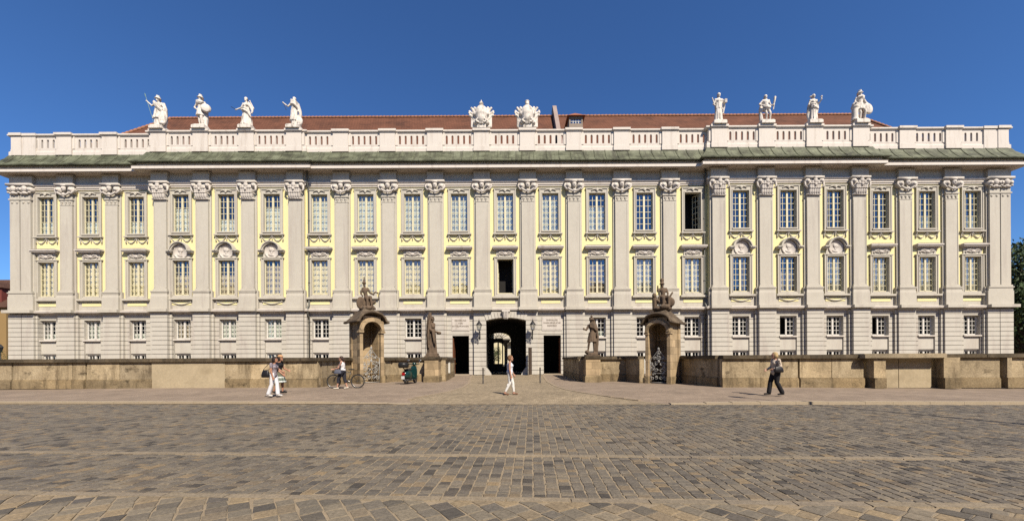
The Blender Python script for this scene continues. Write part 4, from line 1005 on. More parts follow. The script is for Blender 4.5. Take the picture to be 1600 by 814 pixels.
# ================================================================== FORECOURT WALLS
WH = 1.66
def wall_run(parent, p0, p1, segs, h=WH, th=.34, side=1, cop='coping', cap0=.0, cap1=.0):
    """stone wall from p0 to p1 (street face on the right-hand side of travel when side=1); segs: list of (t0,t1,kind)"""
    p0, p1 = Vector((*p0, 0)), Vector((*p1, 0)); d = p1-p0; L = d.length; d.normalize(); nrm = Vector((d.y, -d.x, 0))*side
    def blk(mb, a, b, o0, o1, z0, z1):
        q = [p0+d*a+nrm*o1, p0+d*b+nrm*o1, p0+d*b+nrm*o0, p0+d*a+nrm*o0]
        mb.add([(*v.xy, z0) for v in q]+[(*v.xy, z1) for v in q], [(0,3,2,1),(4,5,6,7),(0,1,5,4),(1,2,6,5),(2,3,7,6),(3,0,4,7)])
    r = random.Random(int(L*100))
    st, pl, cp, rn, cn = MB(), MB(), MB(), MB(), MB()
    for a, b, k in segs:
        if k == 'stone':
            n = max(1, round((b-a)/1.55)); w = (b-a)/n
            for i in range(n):
                j = r.uniform(-.012,.012); e0 = a+w*i+.008; e1 = a+w*(i+1)-.008
                blk(st, e0, e1, -th+.02, j, .5, h-.17)
                j = r.uniform(-.015,.015); blk(pl, e0-.004, e1+.004, -th, .07+j, -.02, .44); blk(pl, e0, e1, -th+.01, .035, .44, .497)
            if L < 4 or True:
                blk(st, a, b, -th+.05, -.05, .1, h-.18)
        elif k == 'post':
            blk(st, a, b, -th, .13, .5, h-.17); blk(pl, a-.04, b+.04, -th-.02, .19, -.02, .5)
        elif k == 'bigpost':
            blk(st, a, b, -th, .36, .5, h-.16); blk(pl, a-.0, b+.0, -th-.02, .42, -.02, .5)
        elif k == 'render': blk(rn, a, b, -th+.03, .03, -.02, h-.172)
        elif k == 'deeprender': blk(rn, a, b, -th+.03, -.02, -.02, h-.172)
    lo, hi = segs[0][0]-cap0, segs[-1][1]+cap1
    a = lo
    while a < hi-.01:
        b = min(a+r.uniform(1.7,2.4), hi); 
        if hi-b < .5: b = hi
        mid = (a+b)/2; new = any(s0 <= mid <= s1 and k in ('deeprender','bigpost') for s0, s1, k in segs)
        m_ = cn if new else cp; j = r.uniform(-.012,.012); dv = .34 if new else 0
        blk(m_, a+.006, b-.006, -th-.08, .15+dv+j, h-.17, h-.02+(.03 if new else 0)); blk(m_, a+.006, b-.006, -th-.05, .10+dv+j, h-.02+(.03 if new else 0), h+.02+(.03 if new else 0)); a = b
    for nm, mb_, mt in (('wall_body', st, 'wall_stone'), ('wall_plinth', pl, 'wall_plinth'), ('coping', cp, cop), ('coping', cn, 'coping_new'), ('rendered_panel', rn, 'render')):
        if mb_.v: obj(nm, mb_, MAT[mt], parent)

def lx(px): k = (px-800)/600; X = k*21.467/(1+.0215*k); return X, 21.467-.0215*X
def rx(px): k = (px-800)/600; X = 20.946*k/(1+.0769*k); return X, 20.946-.0769*X
# left outer wall, travelling from the corner by the gate towards the left needs side=-1; travel left to right keeps the street face at side=1
w = empty('forecourt_wall'); tag(w, 'long stained sandstone wall with repair render, left of the ironwork gate', 'wall', 'forecourt walls')
A, Bp = Vector(lx(-330)), Vector(lx(497)); L = (Bp-A).length; U = lambda px: (Vector(lx(px))-A).length
wall_run(w, A, Bp, [(0, U(18)-.0, 'stone'), (U(20.5), U(113), 'stone'), (U(114), U(133), 'stone'), (U(136), U(238), 'stone'), (U(238), U(352), 'render'), (U(352), U(430), 'stone'), (U(430), L, 'stone')])
wall_run(w, Bp, (-10.72, 25.6), [(.35, 3.9, 'stone')], side=1, cap0=.4)
w = empty('forecourt_wall'); tag(w, 'long sandstone wall with pale rendered panel between posts, right of the dark stone gate', 'wall', 'forecourt walls')
A, Bp = Vector(rx(1128)), Vector(rx(2000)); U = lambda px: (Vector(rx(px))-A).length; L = (Bp-A).length
wall_run(w, A, Bp, [(0, U(1247), 'stone'), (U(1249.5), U(1350), 'stone'), (U(1356), U(1374), 'bigpost'), (U(1374), U(1404), 'deeprender'), (U(1405), U(1456), 'deeprender'), (U(1463), U(1488), 'bigpost'), (U(1488), U(1562), 'stone'), (U(1569), U(1576), 'post'), (U(1576), L, 'stone')])
wall_run(w, (10.44,23.8), A, [(0, 3.4, 'stone')], side=1)

w = empty('forecourt_wall'); tag(w, 'short stained wall and pedestal behind the parked scooter', 'wall', 'forecourt walls')
def pedestal(parent, x0, x1, y0, y1, h=WH+.02):
    mb = MB(); mb.box(x0, x1, y0, y1, .42, h-.12); obj('pedestal', mb, MAT['gate_stone'], parent)
    mb = MB(); mb.box(x0-.07, x1+.07, y0-.07, y1+.05, -.02, .36); mb.frustum(x0-.07, x1+.07, y0-.07, y1+.05, .36, .425, .06, .06); obj('pedestal_base', mb, MAT['wall_plinth'], parent)
    mb = MB(); mb.box(x0-.08, x1+.08, y0-.08, y1+.05, h-.12, h+.03); obj('pedestal_cap', mb, MAT['coping'], parent)
wall_run(w, (-8.62,25.9), (-8.38,26.75), [(0, .83, 'stone')], cap0=0)
wall_run(w, (-8.60,26.82), (-6.0,26.8), [(0, 2.58, 'stone')])
pedestal(w, -5.92, -4.98, 25.95, 26.9)
wall_run(w, (-4.98,26.92), (-5.55,34.9), [(0, 7.98, 'stone')], side=-1)
w = empty('forecourt_wall'); tag(w, 'short wall and pedestal under the soldier statue, right of the entrance', 'wall', 'forecourt walls')
wall_run(w, (7.92,25.72), (8.24,23.85), [(.02, 1.85, 'stone')], side=-1)
wall_run(w, (5.78,25.75), (7.9,25.75), [(0, 2.12, 'stone')])
pedestal(w, 4.80, 5.74, 24.95, 25.9)
wall_run(w, (4.84,25.92), (4.98,34.9), [(0, 8.97, 'stone')], side=1)

# ================================================================== GATEHOUSES
def gatehouse(loc, rotz, label, mirror):
    """local: arch faces -y, front corner nearest the street at (mirror*.78,-.78)"""
    t = empty('stone_gatehouse', loc, (0,0,rotz)); tag(t, label, 'gatehouse', 'gatehouses of the forecourt')
    H, zsp, zE = .775, 3.12, 3.74; pw = .20; oh = H - pw
    mb = MB()
    for sx in (-1, 1):
        a, b = sorted((sx*H, sx*oh)); mb.box(a, b, -H, -H+.34, .42, zE)
        a, b = sorted((sx*H, sx*(H-.30))); mb.box(a, b, H-.34, H, .42, zE)
        a, b = sorted((sx*(H-.05), sx*(H-.22))); mb.box(a, b, -H+.34, H-.34, .42, zE)           # side wall, a shade behind the piers
    n = 16; arc = [(-oh+2*oh*i/n, zsp+oh*.95*math.sqrt(max(0, 1-(2*i/n-1)**2))) for i in range(n+1)]
    ztop = 4.0
    for p, q in zip(arc[:-1], arc[1:]): mb.prism([p, q, (q[0], ztop), (p[0], ztop)], -H, -H+.34)
    slit = .16 if mirror > 0 else 0
    mb.box(-H+.30, H-.30-slit*1.6, H-.2, H-.05, .0, zE+.3)                                          # rear wall
    if slit: mb.box(H-.30-slit*1.6, H-.30, H-.2, H-.05, 3.2, zE+.3); mb.box(H-.30-slit*1.6, H-.30, H-.2, H-.05, 0, 1.75)
    obj('masonry', mb, MAT['gate_stone'], t)
    mb = MB()
    for z in [.42+.46*k for k in range(1, 8)]:
        for sx in (-1, 1):
            a, b = sorted((sx*(H+.002), sx*(oh-.002))); 
    for sx in (-1, 1):
        a, b = sorted((sx*(H+.05), sx*(oh-.01))); mb.box(a, b, -H-.05, -H+.36, -.02, .42)
        a, b = sorted((sx*(H+.05), sx*(H-.32))); mb.box(a, b, H-.36, H+.05, -.02, .42); a, b = sorted((sx*(H), sx*(H-.24))); mb.box(a, b, -H+.36, H-.36, -.02, .42)
    obj('base_course', mb, MAT['wall_plinth'], t)
    mb = MB(); r0, r1 = oh-.0, oh+.19
    for i in range(n):
        a0, a1 = PI*i/n, PI*(i+1)/n; p = [(r0*math.cos(a0), zsp+r0*.95*math.sin(a0)), (r1*math.cos(a0), zsp+r1*.95*math.sin(a0)), (r1*math.cos(a1), zsp+r1*.95*math.sin(a1)), (r0*math.cos(a1), zsp+r0*.95*math.sin(a1))]
        mb.prism(p, -H-.12, -H)
    for sx in (-1, 1): a, b = sorted((sx*(oh-.03), sx*(H+.06))); mb.box(a, b, -H-.09, -H+.3, zsp-.12, zsp-.0)
    obj('archivolt', mb, MAT['gate_stone'], t)
    # curved bonnet roof that swings up over the arch and flares at the sides
    E = H+.21; n = 36
    def zz(u, v):
        r = max(abs(u), abs(v)); arch = math.sqrt(max(0, 1-(u/.86)**2))
        front = max(0, -v)**1.3 + .6*max(0, v)
        return zE + .0 + .58*arch*front**1.2 + .90*(1-(3*r*r-2*r**3))*(1-.25*front)
    top = MB(); G = []
    for j in range(n+1):
        for i in range(n+1):
            u, v = 2*i/n-1, 2*j/n-1; G.append((u*E, v*E, zz(u, v)))
    top.v = G + [(x, y, z-.13) for x, y, z in G]; q = (n+1)**2
    for j in range(n):
        for i in range(n):
            a = j*(n+1)+i; top.f += [(a, a+1, a+n+2, a+n+1), (q+a, q+a+n+1, q+a+n+2, q+a+1)]
    rim = [i for i in range(n+1)] + [(j*(n+1)+n) for j in range(1, n+1)] + [n*(n+1)+i for i in range(n-1, -1, -1)] + [j*(n+1) for j in range(n-1, 0, -1)]
    for a, b in zip(rim, rim[1:]+rim[:1]): top.f.append((a, q+a, q+b, b))
    obj('bonnet_roof', top, MAT['roof_stone'], t, smooth=False)
    mb = MB(); path = [(G[i][0]*1.01, G[i][1]*1.01, G[i][2]-.09) for i in rim]; mb.tube(path, .07, 7, True); obj('eaves_moulding', mb, MAT['roof_stone'], t, smooth=True)
    # iron leaves
    mb = MB(); r = random.Random(5); w_ = oh-.03; h0 = .06
    topz = lambda x: 1.45+.62*max(0, 1-abs(x)/w_)**1.3
    for x in (-w_, w_): mb.tube([(x,-H+.15,h0),(x,-H+.15,1.5)], .022, 6)
    for sx in (-1, 1): mb.tube([(sx*w_*k/8,-H+.15,topz(w_*k/8)) for k in range(9)], .02, 6)
    mb.tube([(-w_,-H+.15,h0),(w_,-H+.15,h0)], .022, 6); mb.tube([(-w_,-H+.15,.62),(w_,-H+.15,.62)], .016, 6)
    for sx in (-1, 1):
        for (cx, cz_, rr, tw) in ((.16,.34,.13,1),(.40,.32,.13,-1),(.16,.84,.15,-1),(.42,.86,.13,1),(.2,1.2,.14,1),(.43,1.22,.1,-1),(.1,1.55,.11,-1),(.30,1.52,.09,1),(.06,1.82,.07,1),(.28,.6,.09,1),(.3,1.05,.08,-1)):
            mb.tube([(sx*(cx+(rr*(1-k/16))*math.cos(tw*k*.62+1)), -H+.15+.02*math.sin(k), cz_+(rr*(1-k/16))*math.sin(tw*k*.62+1)) for k in range(14)], .017, 5)
            mb.ell((sx*(cx+r.uniform(-.1,.1)),-H+.14,cz_+r.uniform(-.12,.12)), (.045,.012,.06), (0,r.uniform(-2,2),0), 7, 5)
    mb.ell((0,-H+.13,2.1), (.07,.03,.09)); mb.ell((0,-H+.13,1.35), (.08,.03,.1))
    obj('iron_gate', mb, MAT['grille'], t, smooth=True)
    return t
def cpos(corner, mirror):                               # centre of a gatehouse from its street corner; rotated 45 degrees
    return (corner[0], corner[1]+.775*math.sqrt(2), 0)
# left one: arch faces front-right, right one: arch faces front-left
gatehouse(cpos((-9.74,24.65), -1), rad(45), 'ochre sandstone gatehouse behind the bicycle, sunlit inside its arch', -1).scale = (1.06, 1.06, 1.10)
gatehouse(cpos((9.36,22.7), 1), rad(-45), 'ochre sandstone gatehouse with dark arch and white scrolled iron gate', 1)

def rider(mb, lean):     # seated armed figure over a heap of trophies
    V = figure(mb, legs=False, pelvis=(-.02,0,.62), chest=(-.12*lean,-.02,.94), neck=(-.16*lean,0,1.14), head=(-.18*lean,-.03,1.32), sl=(-.3*lean-.0*lean,0,1.08), sr=(.08*lean,0,1.08),
               el=(-.42*lean,-.05,.85), hl=(-.28*lean,-.2,.72), er=(.26*lean,-.05,.88), hr=(.48*lean,-.1,.80), arm=.07)
    helmet(mb, V['head'], True); mb.cap(Vector(V['head'])+Vector((0,.02,.14)), Vector(V['head'])+Vector((0,.05,.36)), .07, .04)
    mb.limb([(.06*lean,-.05,.6),(.34*lean,-.25,.62),(.42*lean,-.25,.18)], [.13,.10,.07]); mb.limb([(-.1*lean,-.05,.6),(.1*lean,-.32,.55),(.12*lean,-.32,.1)], [.13,.1,.07])
    robe(mb, .25, .7, .30, .19, 21, 8, .14); disc(mb, (-.40*lean,-.18,.34), .32, .10, (.15,0,.35*lean)); mb.ell((-.34*lean,.02,.2), (.26,.22,.2))
    mb.cap((.18*lean,0,.3), (.60*lean,-.02,.42), .13, .09); mb.limb([(.48*lean,-.1,.80),(.66*lean,-.14,.92),(.84*lean,-.12,.86)], [.045,.04,.03]); mb.cap((.86*lean,-.12,.9), (.90*lean,-.12,.5), .035, .025); mb.cap((.34*lean,.06,.25),(.62*lean,.02,.08), .09, .06)
    mb.ell((0,0,.08), (.58,.40,.16)); mb.ell((.2*lean,-.34,.1), (.22,.14,.12)); sash(mb, [(-.2*lean,.1,1.05),(-.1*lean,.2,.8),(.1*lean,.2,.4)], .07, 3, 3)
def rider2(mb):
    V = figure(mb, legs=False, pelvis=(.04,0,.72), chest=(.06,-.02,1.02), neck=(.04,0,1.22), head=(.0,-.03,1.40), sl=(-.12,0,1.16), sr=(.24,0,1.16), el=(-.26,-.05,1.05), hl=(-.27,-.12,1.26), er=(.34,-.05,.92), hr=(.3,-.2,.78), arm=.07)
    helmet(mb, V['head'], False); mb.loft([[(.0+r*math.cos(a*PI/7), r*math.sin(a*PI/7), z) for a in range(14)] for r, z in ((.09,1.48),(.12,1.58),(.13,1.68),(.1,1.74))])
    mb.limb([(.12,-.05,.7),(.34,-.25,.66),(.36,-.25,.2)], [.14,.1,.07]); mb.limb([(-.02,-.05,.7),(.02,-.32,.62),(.02,-.32,.12)], [.13,.1,.07]); robe(mb, .35, .8, .34, .2, 25, 8, .14)
    mb.cap((-.42,0,.1), (-.46,-.02,.62), .17, .15); mb.ell((-.47,-.05,.80), (.14,.15,.16)); mb.limb([(-.4,-.05,.6),(-.2,-.2,.45)], [.08,.06]); mb.ell((.44,0,.3), (.18,.22,.26)); mb.cap((.40,-.05,.35), (.52,-.12,.62), .12, .08); mb.ell((0,0,.08), (.60,.40,.17)); disc(mb, (.46,-.2,.4), .26, .1, (0,0,-.3)); mb.cap((.3,0,.5),(.62,0,.95),.07,.05); mb.ell((.1,-.36,.16), (.3,.14,.14))
mb = MB(); rider(mb, 1); mb.xform(Matrix.Scale(1.24, 4)); mb.xform(Matrix.Diagonal((.70,.80,1.06,1))); o = blob('gate_sculpture', mb, MAT['dark_stone'], None, (-9.72, 25.75, 4.86), (0,0,.2), .024)
tag(o, 'weathered sculpture of a leaning warrior with shield on the gatehouse behind the bicycle', 'sculpture', 'sculptures on the gatehouses')
mb = MB(); rider2(mb); mb.xform(Matrix.Diagonal((.98,1.0,1.12,1))); o = blob('gate_sculpture', mb, MAT['dark_stone'], None, (9.30, 23.75, 4.50), (0,0,-.2), .024)
tag(o, 'weathered sculpture of an upright warrior between two companions on the gatehouse with white iron gate', 'sculpture', 'sculptures on the gatehouses')

# statues on the two pedestals
def veiled(mb):
    V = figure(mb, False, fem=True, el=(-.05,-.28,1.15), sl=(-.05,-.18,1.38), sr=(-.02,.18,1.38), er=(.05,.24,1.1), hl=(.28,-.2,1.05), hr=(.26,.12,1.02), head=(.05,0,1.63), chest=(.0,0,1.27), neck=(.0,0,1.46))
    hairdo(mb, (.02,-.03,1.63)); robe(mb, .03, 1.2, .27, .17, 31, 9, .11, (-.02,0), (0,0)); sash(mb, [(-.06,0,1.76),(-.14,.0,1.55),(-.2,.02,1.2),(-.22,.02,.7),(-.2,.02,.1)], .10, 3, 4); sash(mb, [(-.05,-.15,1.72),(-.1,-.2,1.4),(-.16,-.2,1.0),(-.14,-.18,.4)], .07, 3, 3)
    mb.ell((.38,-.05,1.0), (.14,.14,.07)); sash(mb, [(.1,-.25,1.1),(.16,-.28,.8),(.2,-.26,.5)], .05, 2, 3)
def soldier(mb):
    V = figure(mb, el=(-.34,-.05,1.18), hl=(-.48,-.18,1.2), er=(.3,.02,1.12), hr=(.28,-.12,.92), head=(-.02,-.03,1.64), kl=(-.2,-.08,.5), al=(-.24,.0,.1), kr=(.1,-.04,.5), ar=(.12,0,.08), arm=.06); helmet(mb, V['head'], True)
    robe(mb, .58, 1.06, .28, .18, 33, 12, .09); sash(mb, [(.1,.08,1.45),(.24,.06,1.2),(.3,.04,.8),(.28,.04,.4),(.24,.05,.04)], .11, 3, 4); sash(mb, [(-.15,-.12,1.42),(.08,-.18,1.36),(.26,-.06,1.2)], .06, 4, 3); mb.ell((-.52,-.2,1.22), .06); mb.cap((.24,.08,.05), (.24,.08,.7), .12, .1); mb.ell((-.3,-.02,.08), (.14,.16,.1))
mb = MB(); veiled(mb); mb.box(-.28,.32,-.3,.3,-.12,.05); mb.xform(Matrix.Diagonal((1.25,1.3,1.47,1))); o = blob('stone_statue', mb, MAT['dark_stone'], None, (-5.48,26.4,WH+.22), None, .026)
tag(o, 'weathered statue of a veiled woman on the pedestal beside the scooter', 'statue', 'statues on the forecourt pedestals')
mb = MB(); mb.ell((0,0,-.12), (.5,.46,.16)); mb.box(-.46,.46,-.42,.42,-.2,-.1); obj('plinth', mb, MAT['dark_stone'], o)
mb = MB(); soldier(mb); mb.box(-.3,.3,-.24,.24,-.1,.05); mb.xform(Matrix.Diagonal((1.12,1.15,1.33,1))); o = blob('stone_statue', mb, MAT['dark_stone'], None, (5.30,25.4,WH+.20), None, .026)
tag(o, 'weathered statue of a soldier in kilt and cloak on the pedestal right of the entrance', 'statue', 'statues on the forecourt pedestals')
mb = MB(); mb.box(-.46,.46,-.4,.4,-.18,-.06); obj('plinth', mb, MAT['dark_stone'], o)
# ================================================================== GROUND
MAT['edging'] = M('edging_granite', (.37,.29,.20), .18, 2.2, .9, .4, 30)
KA = rad(-2.9)                                            # the street runs a little askew to the palace
ca, sa = math.cos(KA), math.sin(KA)
def ST(u, w): return (u*ca - w*sa, u*sa + w*ca)            # street frame (u along the kerb, w away from the camera) -> world
def inv(X, Y): return (X*ca + Y*sa, -X*sa + Y*ca)
WK = 13.80                                                # kerb line in the street frame
ZR = -.09
mb = MB(); mb.add([(-400,-200,-.16),(400,-200,-.16),(400,600,-.16),(-400,600,-.16)], [(0,1,2,3)]); struct(obj('ground', mb, MAT['ground']))
mb = MB(); p = [ST(-120,-30), ST(120,-30), ST(120,WK), ST(-120,WK)]; mb.add([(x,y,ZR-.010) for x,y in p], [(0,1,2,3)]); struct(obj('road', mb, MAT['joint']))
# setts: every stone a worn block with its own height and outline
def setts(mb, u0, u1, w0, w1, cw, cl, rr, ang=0, clip=None, jit=.010, hj=.003):
    c_, s_ = math.cos(ang), math.sin(ang); r = rr
    u = u0
    while u < u1:
        cwid = cw*r.uniform(.9,1.1); w = w0 - r.uniform(0, cl)
        while w < w1:
            L = cl*r.choice((.62,.75,.9,1,1,1.1,1.25,1.5)) if ang == 0 else cl*r.uniform(.85,1.2)
            a, b, c, d = u+.009, u+cwid-.009, w+.007, w+L-.007
            w += L
            if ang == 0: c = max(c, w0+.004); d = min(d, w1-.004)
            if d - c < .04: continue
            q = [(a,c),(b,c),(b,d),(a,d)]; q = [(x+r.uniform(-jit,jit), y+r.uniform(-jit,jit)) for x, y in q]
            if ang: 
                m0 = ((a+b)/2*c_-(c+d)/2*s_, (a+b)/2*s_+(c+d)/2*c_)
                if not clip(*m0): continue
                q = [(x*c_-y*s_, x*s_+y*c_) for x, y in q]
            m0 = (sum(x for x,_ in q)/4, sum(y for _,y in q)/4); W = [ST(*x) for x in q]; mx_, my_ = ST(*m0)
            if abs(mx_) > 1.40*my_+5: continue
            h = ZR + r.uniform(-hj, hj); tx, ty = r.uniform(-.012,.012), r.uniform(-.012,.012)
            vs = []
            for k, zb in ((1.0,-.035),(.98,-.004),(.90,0)):
                for x, y in W:
                    X, Y = mx_+(x-mx_)*k, my_+(y-my_)*k
                    vs.append((X, Y, ZR-.035 if zb == -.035 else h+zb+tx*(X-mx_)+ty*(Y-my_)))
            mb.add(vs, [(8,9,10,11)]+[(i,(i+1)%4,(i+1)%4+4,i+4) for i in range(4)]+[(i+4,(i+1)%4+4,(i+1)%4+8,i+8) for i in range(4)])
        u += cwid
rs = random.Random(11)
mb = MB(); setts(mb, -25, 25, 6.60, WK-.02, .16, .145, rs); struct(obj('road_setts', mb, MAT['sett'], fix=False, smooth=False))
mb = MB(); setts(mb, -14, 14, 4.56, 6.44, .16, .13, rs); struct(obj('road_setts', mb, MAT['sett'], fix=False))
mb = MB(); setts(mb, -20, 20, -14, 16, .21, .22, rs, rad(38), clip=lambda u, w: 1.2 < w < 4.44 and abs(u) < 14, jit=.014, hj=.003); struct(obj('road_setts', mb, MAT['sett_near'], fix=False))
def band(w0, w1, n=.9):
    mb = MB(); u = -24
    while u < 24:
        L = rs.uniform(.6,1.1)*n; q = [ST(u+.004,w0+.008), ST(u+L-.004,w0+.008), ST(u+L-.004,w1-.008), ST(u+.004,w1-.008)]; h = ZR+rs.uniform(.003,.008)
        cx, cy = sum(a for a,_ in q)/4, sum(b for _,b in q)/4
        mb.add([(x,y,ZR-.035) for x,y in q]+[(cx+(x-cx)*.985, cy+(y-cy)*.9, h) for x,y in q], [(4,5,6,7)]+[(i,(i+1)%4,(i+1)%4+4,i+4) for i in range(4)]); u += L
    return mb
struct(obj('road_channel', band(4.40, 4.55), MAT['band'], fix=False)); struct(obj('road_channel', band(6.45, 6.59), MAT['band'], fix=False))
# sidewalks, driveway
def G2(px, py): Y = 930/(py-(560.5-(px-800)*.0056)); return ((px-800)/600*Y, Y)
LE = [G2(*p) for p in ((736,589),(733,598),(724,604.5),(704,611),(672,617),(640,622))] ; RE = [G2(*p) for p in ((850,589),(855,596),(868,603.5),(888,609.5),(917,614.5),(952,619.5))]
LE = [(LE[0][0]-.3, D0+.05)] + LE + [ST(-4.4, WK)]; RE = [(RE[0][0]+.3, D0+.05)] + RE + [ST(4.9, WK)]
def resample(P, n):
    P = [Vector(p) for p in P]; d = [0]
    for a, b in zip(P[:-1], P[1:]): d.append(d[-1]+(b-a).length)
    out = []
    for i in range(n+1):
        t = d[-1]*i/n; k = max(j for j in range(len(d)) if d[j] <= t+1e-9); k = min(k, len(P)-2)
        out.append(P[k].lerp(P[k+1], (t-d[k])/(d[k+1]-d[k])))
    return out
n = 40; A, Bq = resample(LE, n), resample(RE, n)
def zdrop(x, y): w = inv(x, y)[1]; t = min(1, max(0, (w-WK)/2.6)); return ZR + .004 + (-ZR)*t*t*(3-2*t)
mb = MB(); m = 10
for i in range(n+1):
    for j in range(m+1):
        q = A[i].lerp(Bq[i], j/m); mb.v.append((q.x, q.y, zdrop(q.x, q.y)))
for i in range(n):
    for j in range(m): a = i*(m+1)+j; mb.f.append((a, a+1, a+m+2, a+m+1))
struct(obj('driveway', mb, MAT['drive']))
for E, far in ((A, ST(-160, WK)), (Bq, ST(160, WK))):
    mb = MB(); sgn = -1 if far[0] < 0 else 1
    for i in range(n):
        a, b = E[i], E[i+1]; mb.quad((a.x,a.y,zdrop(a.x,a.y)), (b.x,b.y,zdrop(b.x,b.y)), (b.x+sgn*.8,b.y+.0,0.0 if i < n-9 else zdrop(b.x,b.y)*.75), (a.x+sgn*.8,a.y,0.0 if i < n-9 else zdrop(a.x,a.y)*.75))
    poly = [(p.x+sgn*.8, p.y) for p in E]+[far, (far[0], D0+30), (E[0].x+sgn*.8, D0+30)]
    zz_ = [(0.0 if i < n-8 else zdrop(p.x, p.y)*.75) for i, p in enumerate(E)]+[0,0,0]
    mb.add([(x,y,z) for (x,y), z in zip(poly, zz_)], [tuple(range(len(poly)))])
    struct(obj('sidewalk', mb, MAT['pave']))
    mb = MB(); u = inv(E[-1].x, E[-1].y)[0]
    while abs(u) < 60:                                    # kerb stones
        L = rs.uniform(.85,1.25); a, b = sorted((u, u+sgn*L)); q = [ST(a+.004,WK-.02), ST(b-.004,WK-.02), ST(b-.004,WK+.24), ST(a+.004,WK+.24)]
        h = rs.uniform(.006,.016) if abs(u) > 7.5 else -.055+.065*max(0,(abs(u)-4.4))/3.1
        mb.add([(x,y,-.15) for x,y in q]+[(x,y,h) for x,y in q], [(4,5,6,7),(0,1,5,4),(1,2,6,5),(2,3,7,6),(3,0,4,7)]); u += sgn*L
    struct(obj('kerb', mb, MAT['kerb']))
    mb = MB()                                             # edging stones of the driveway
    for i in range(0, n-2):
        a, b = E[i], E[i+1]; d = (b-a).normalized(); nn = Vector((-d.y, d.x))*.085; g_ = d*.006
        q = [a+g_+nn, b-g_+nn, b-g_-nn, a+g_-nn]; z = [zdrop(p.x,p.y) for p in q]; z = [max(z)+.018]*4
        mb.add([(p.x,p.y,-.1) for p in q]+[(p.x,p.y,zz) for p, zz in zip(q, z)], [(4,5,6,7),(0,1,5,4),(1,2,6,5),(2,3,7,6),(3,0,4,7)])
    struct(obj('driveway_edging', mb, MAT['edging']))

# ================================================================== STREET FURNITURE
for x, y, lab in ((-1.82, 24.1, 'thin grey metal bollard in front of the arch, left of the walking woman'), (1.78, 24.4, 'thin grey metal bollard in front of the arch, right of the walking woman')):
    mb = MB(); mb.lathe([(.0,-.05),(.07,-.05),(.07,.015),(.045,.02),(.042,.96),(.047,.965),(.047,.985),(.03,1.0),(0,1.005)], (0,0,0), 14)
    tag(obj('bollard', mb, M('bollard_paint_'+str(x), (.06,.05,.042), .2, 6, .5, .1), None, (x,y,0), smooth=True), lab, 'bollard', 'bollards before the arch')
t = empty('notice_board', (-4.86, 29.0, 0)); tag(t, 'small white notice board on a short black post beside the left doorway', 'sign')
mb = MB(); mb.box(-.045,.045,-.02,.02,0,.62); mb.box(-.12,.12,-.1,.1,-.02,.02); obj('post', mb, MAT['iron'], t)
mb = MB(); mb.box(-.20,.20,-.05,-.022,.5,1.32); obj('board', mb, M('notice_board_white', (.72,.71,.66), .05, 4, .6, .05), t)
mb = MB(); mb.box(-.2,.2,-.054,-.051,.5,.53); mb.box(-.2,.2,-.054,-.051,1.29,1.32); mb.box(-.2,-.18,-.054,-.051,.53,1.29); mb.box(.18,.2,-.054,-.051,.53,1.29); mb.box(-.03,.0,-.054,-.051,.56,1.25); obj('board_frame', mb, plain('grey_trim', (.35,.35,.33)), t)
t = empty('information_stele', (1.70, 36.0, 0), (0,0,rad(62))); tag(t, 'tall narrow brown information stele beside the arch', 'stele')
mb = MB(); mb.box(-.28,.28,-.05,.05,.06,2.62); obj('panel', mb, M('stele_bronze', (.09,.062,.045), .15, 3, .45, .05), t); mb = MB(); mb.box(-.34,.34,-.1,.1,-.02,.06); obj('foot', mb, MAT['kerb'], t)

t = empty('street_lamp', (13.3, 7.3, ZR)); tag(t, 'tall grey street lamp out of view at the near right, added for its shadow across the setts', 'street lamp')  # unseen post, added to cast the long shadow streak on the road
mb = MB(); mb.lathe([(.14,0),(.14,.9),(.08,1.0),(.05,7.6),(0,7.62)], (0,0,0), 12); mb.tube([(0,0,7.5),(-.1,.2,7.9),(-.5,.9,8.0)], .04, 7); obj('post', mb, MAT['pipe'], t, smooth=True)
mb = MB(); mb.ell((-.6,1.05,7.98), (.2,.36,.09), (0,0,.5)); obj('lamp_head', mb, MAT['pipe'], t, smooth=True)
# ================================================================== PEOPLE (forward +x, left +y, up z)
def skin_m(name, c): return M(name, c, .06, 8, .55, .03, 60, spec=.35, obj_space=True)
SK = [skin_m('skin_fair', (.55,.30,.205)), skin_m('skin_tan', (.48,.235,.145))]
def cloth(name, c, var=.1, sc=10, stain=None): return M(name, c, var, sc, .9, .3, 40, obj_space=True, stain=stain, stain_sc=(14,14,14), stain_at=(.47,.55))
def hand(mb, wrist, d, side, fwd=Vector((1,0,0)), curl=.5, k=1.0):
    """palm, four unequal bent fingers and a thumb from its side; d = direction of the forearm"""
    w = Vector(wrist); d = Vector(d).normalized(); f = (fwd - d*fwd.dot(d)).normalized(); pn = d.cross(f)*side
    mb.ell(w+d*.045, (.042,.022,.05) if abs(d.z) > .6 else (.05,.036,.03)); mb.cap(w-d*.02, w+d*.03, .026, .028, 8)
    for i, L in enumerate((.066,.078,.072,.056)):
        o = w + d*.082 + f*(.030-.020*i); a = o + d*L*.45 - pn*.012*curl; b = a + d*L*.4 - pn*.035*curl
        mb.limb([o-d*.02, a, b], [.0105,.0095,.008], 7)
    o = w+d*.03+f*.036; mb.limb([o-f*.012, o+d*.03+f*.022, o+d*.062+f*.02-pn*.012], [.0125,.0105,.009], 7)
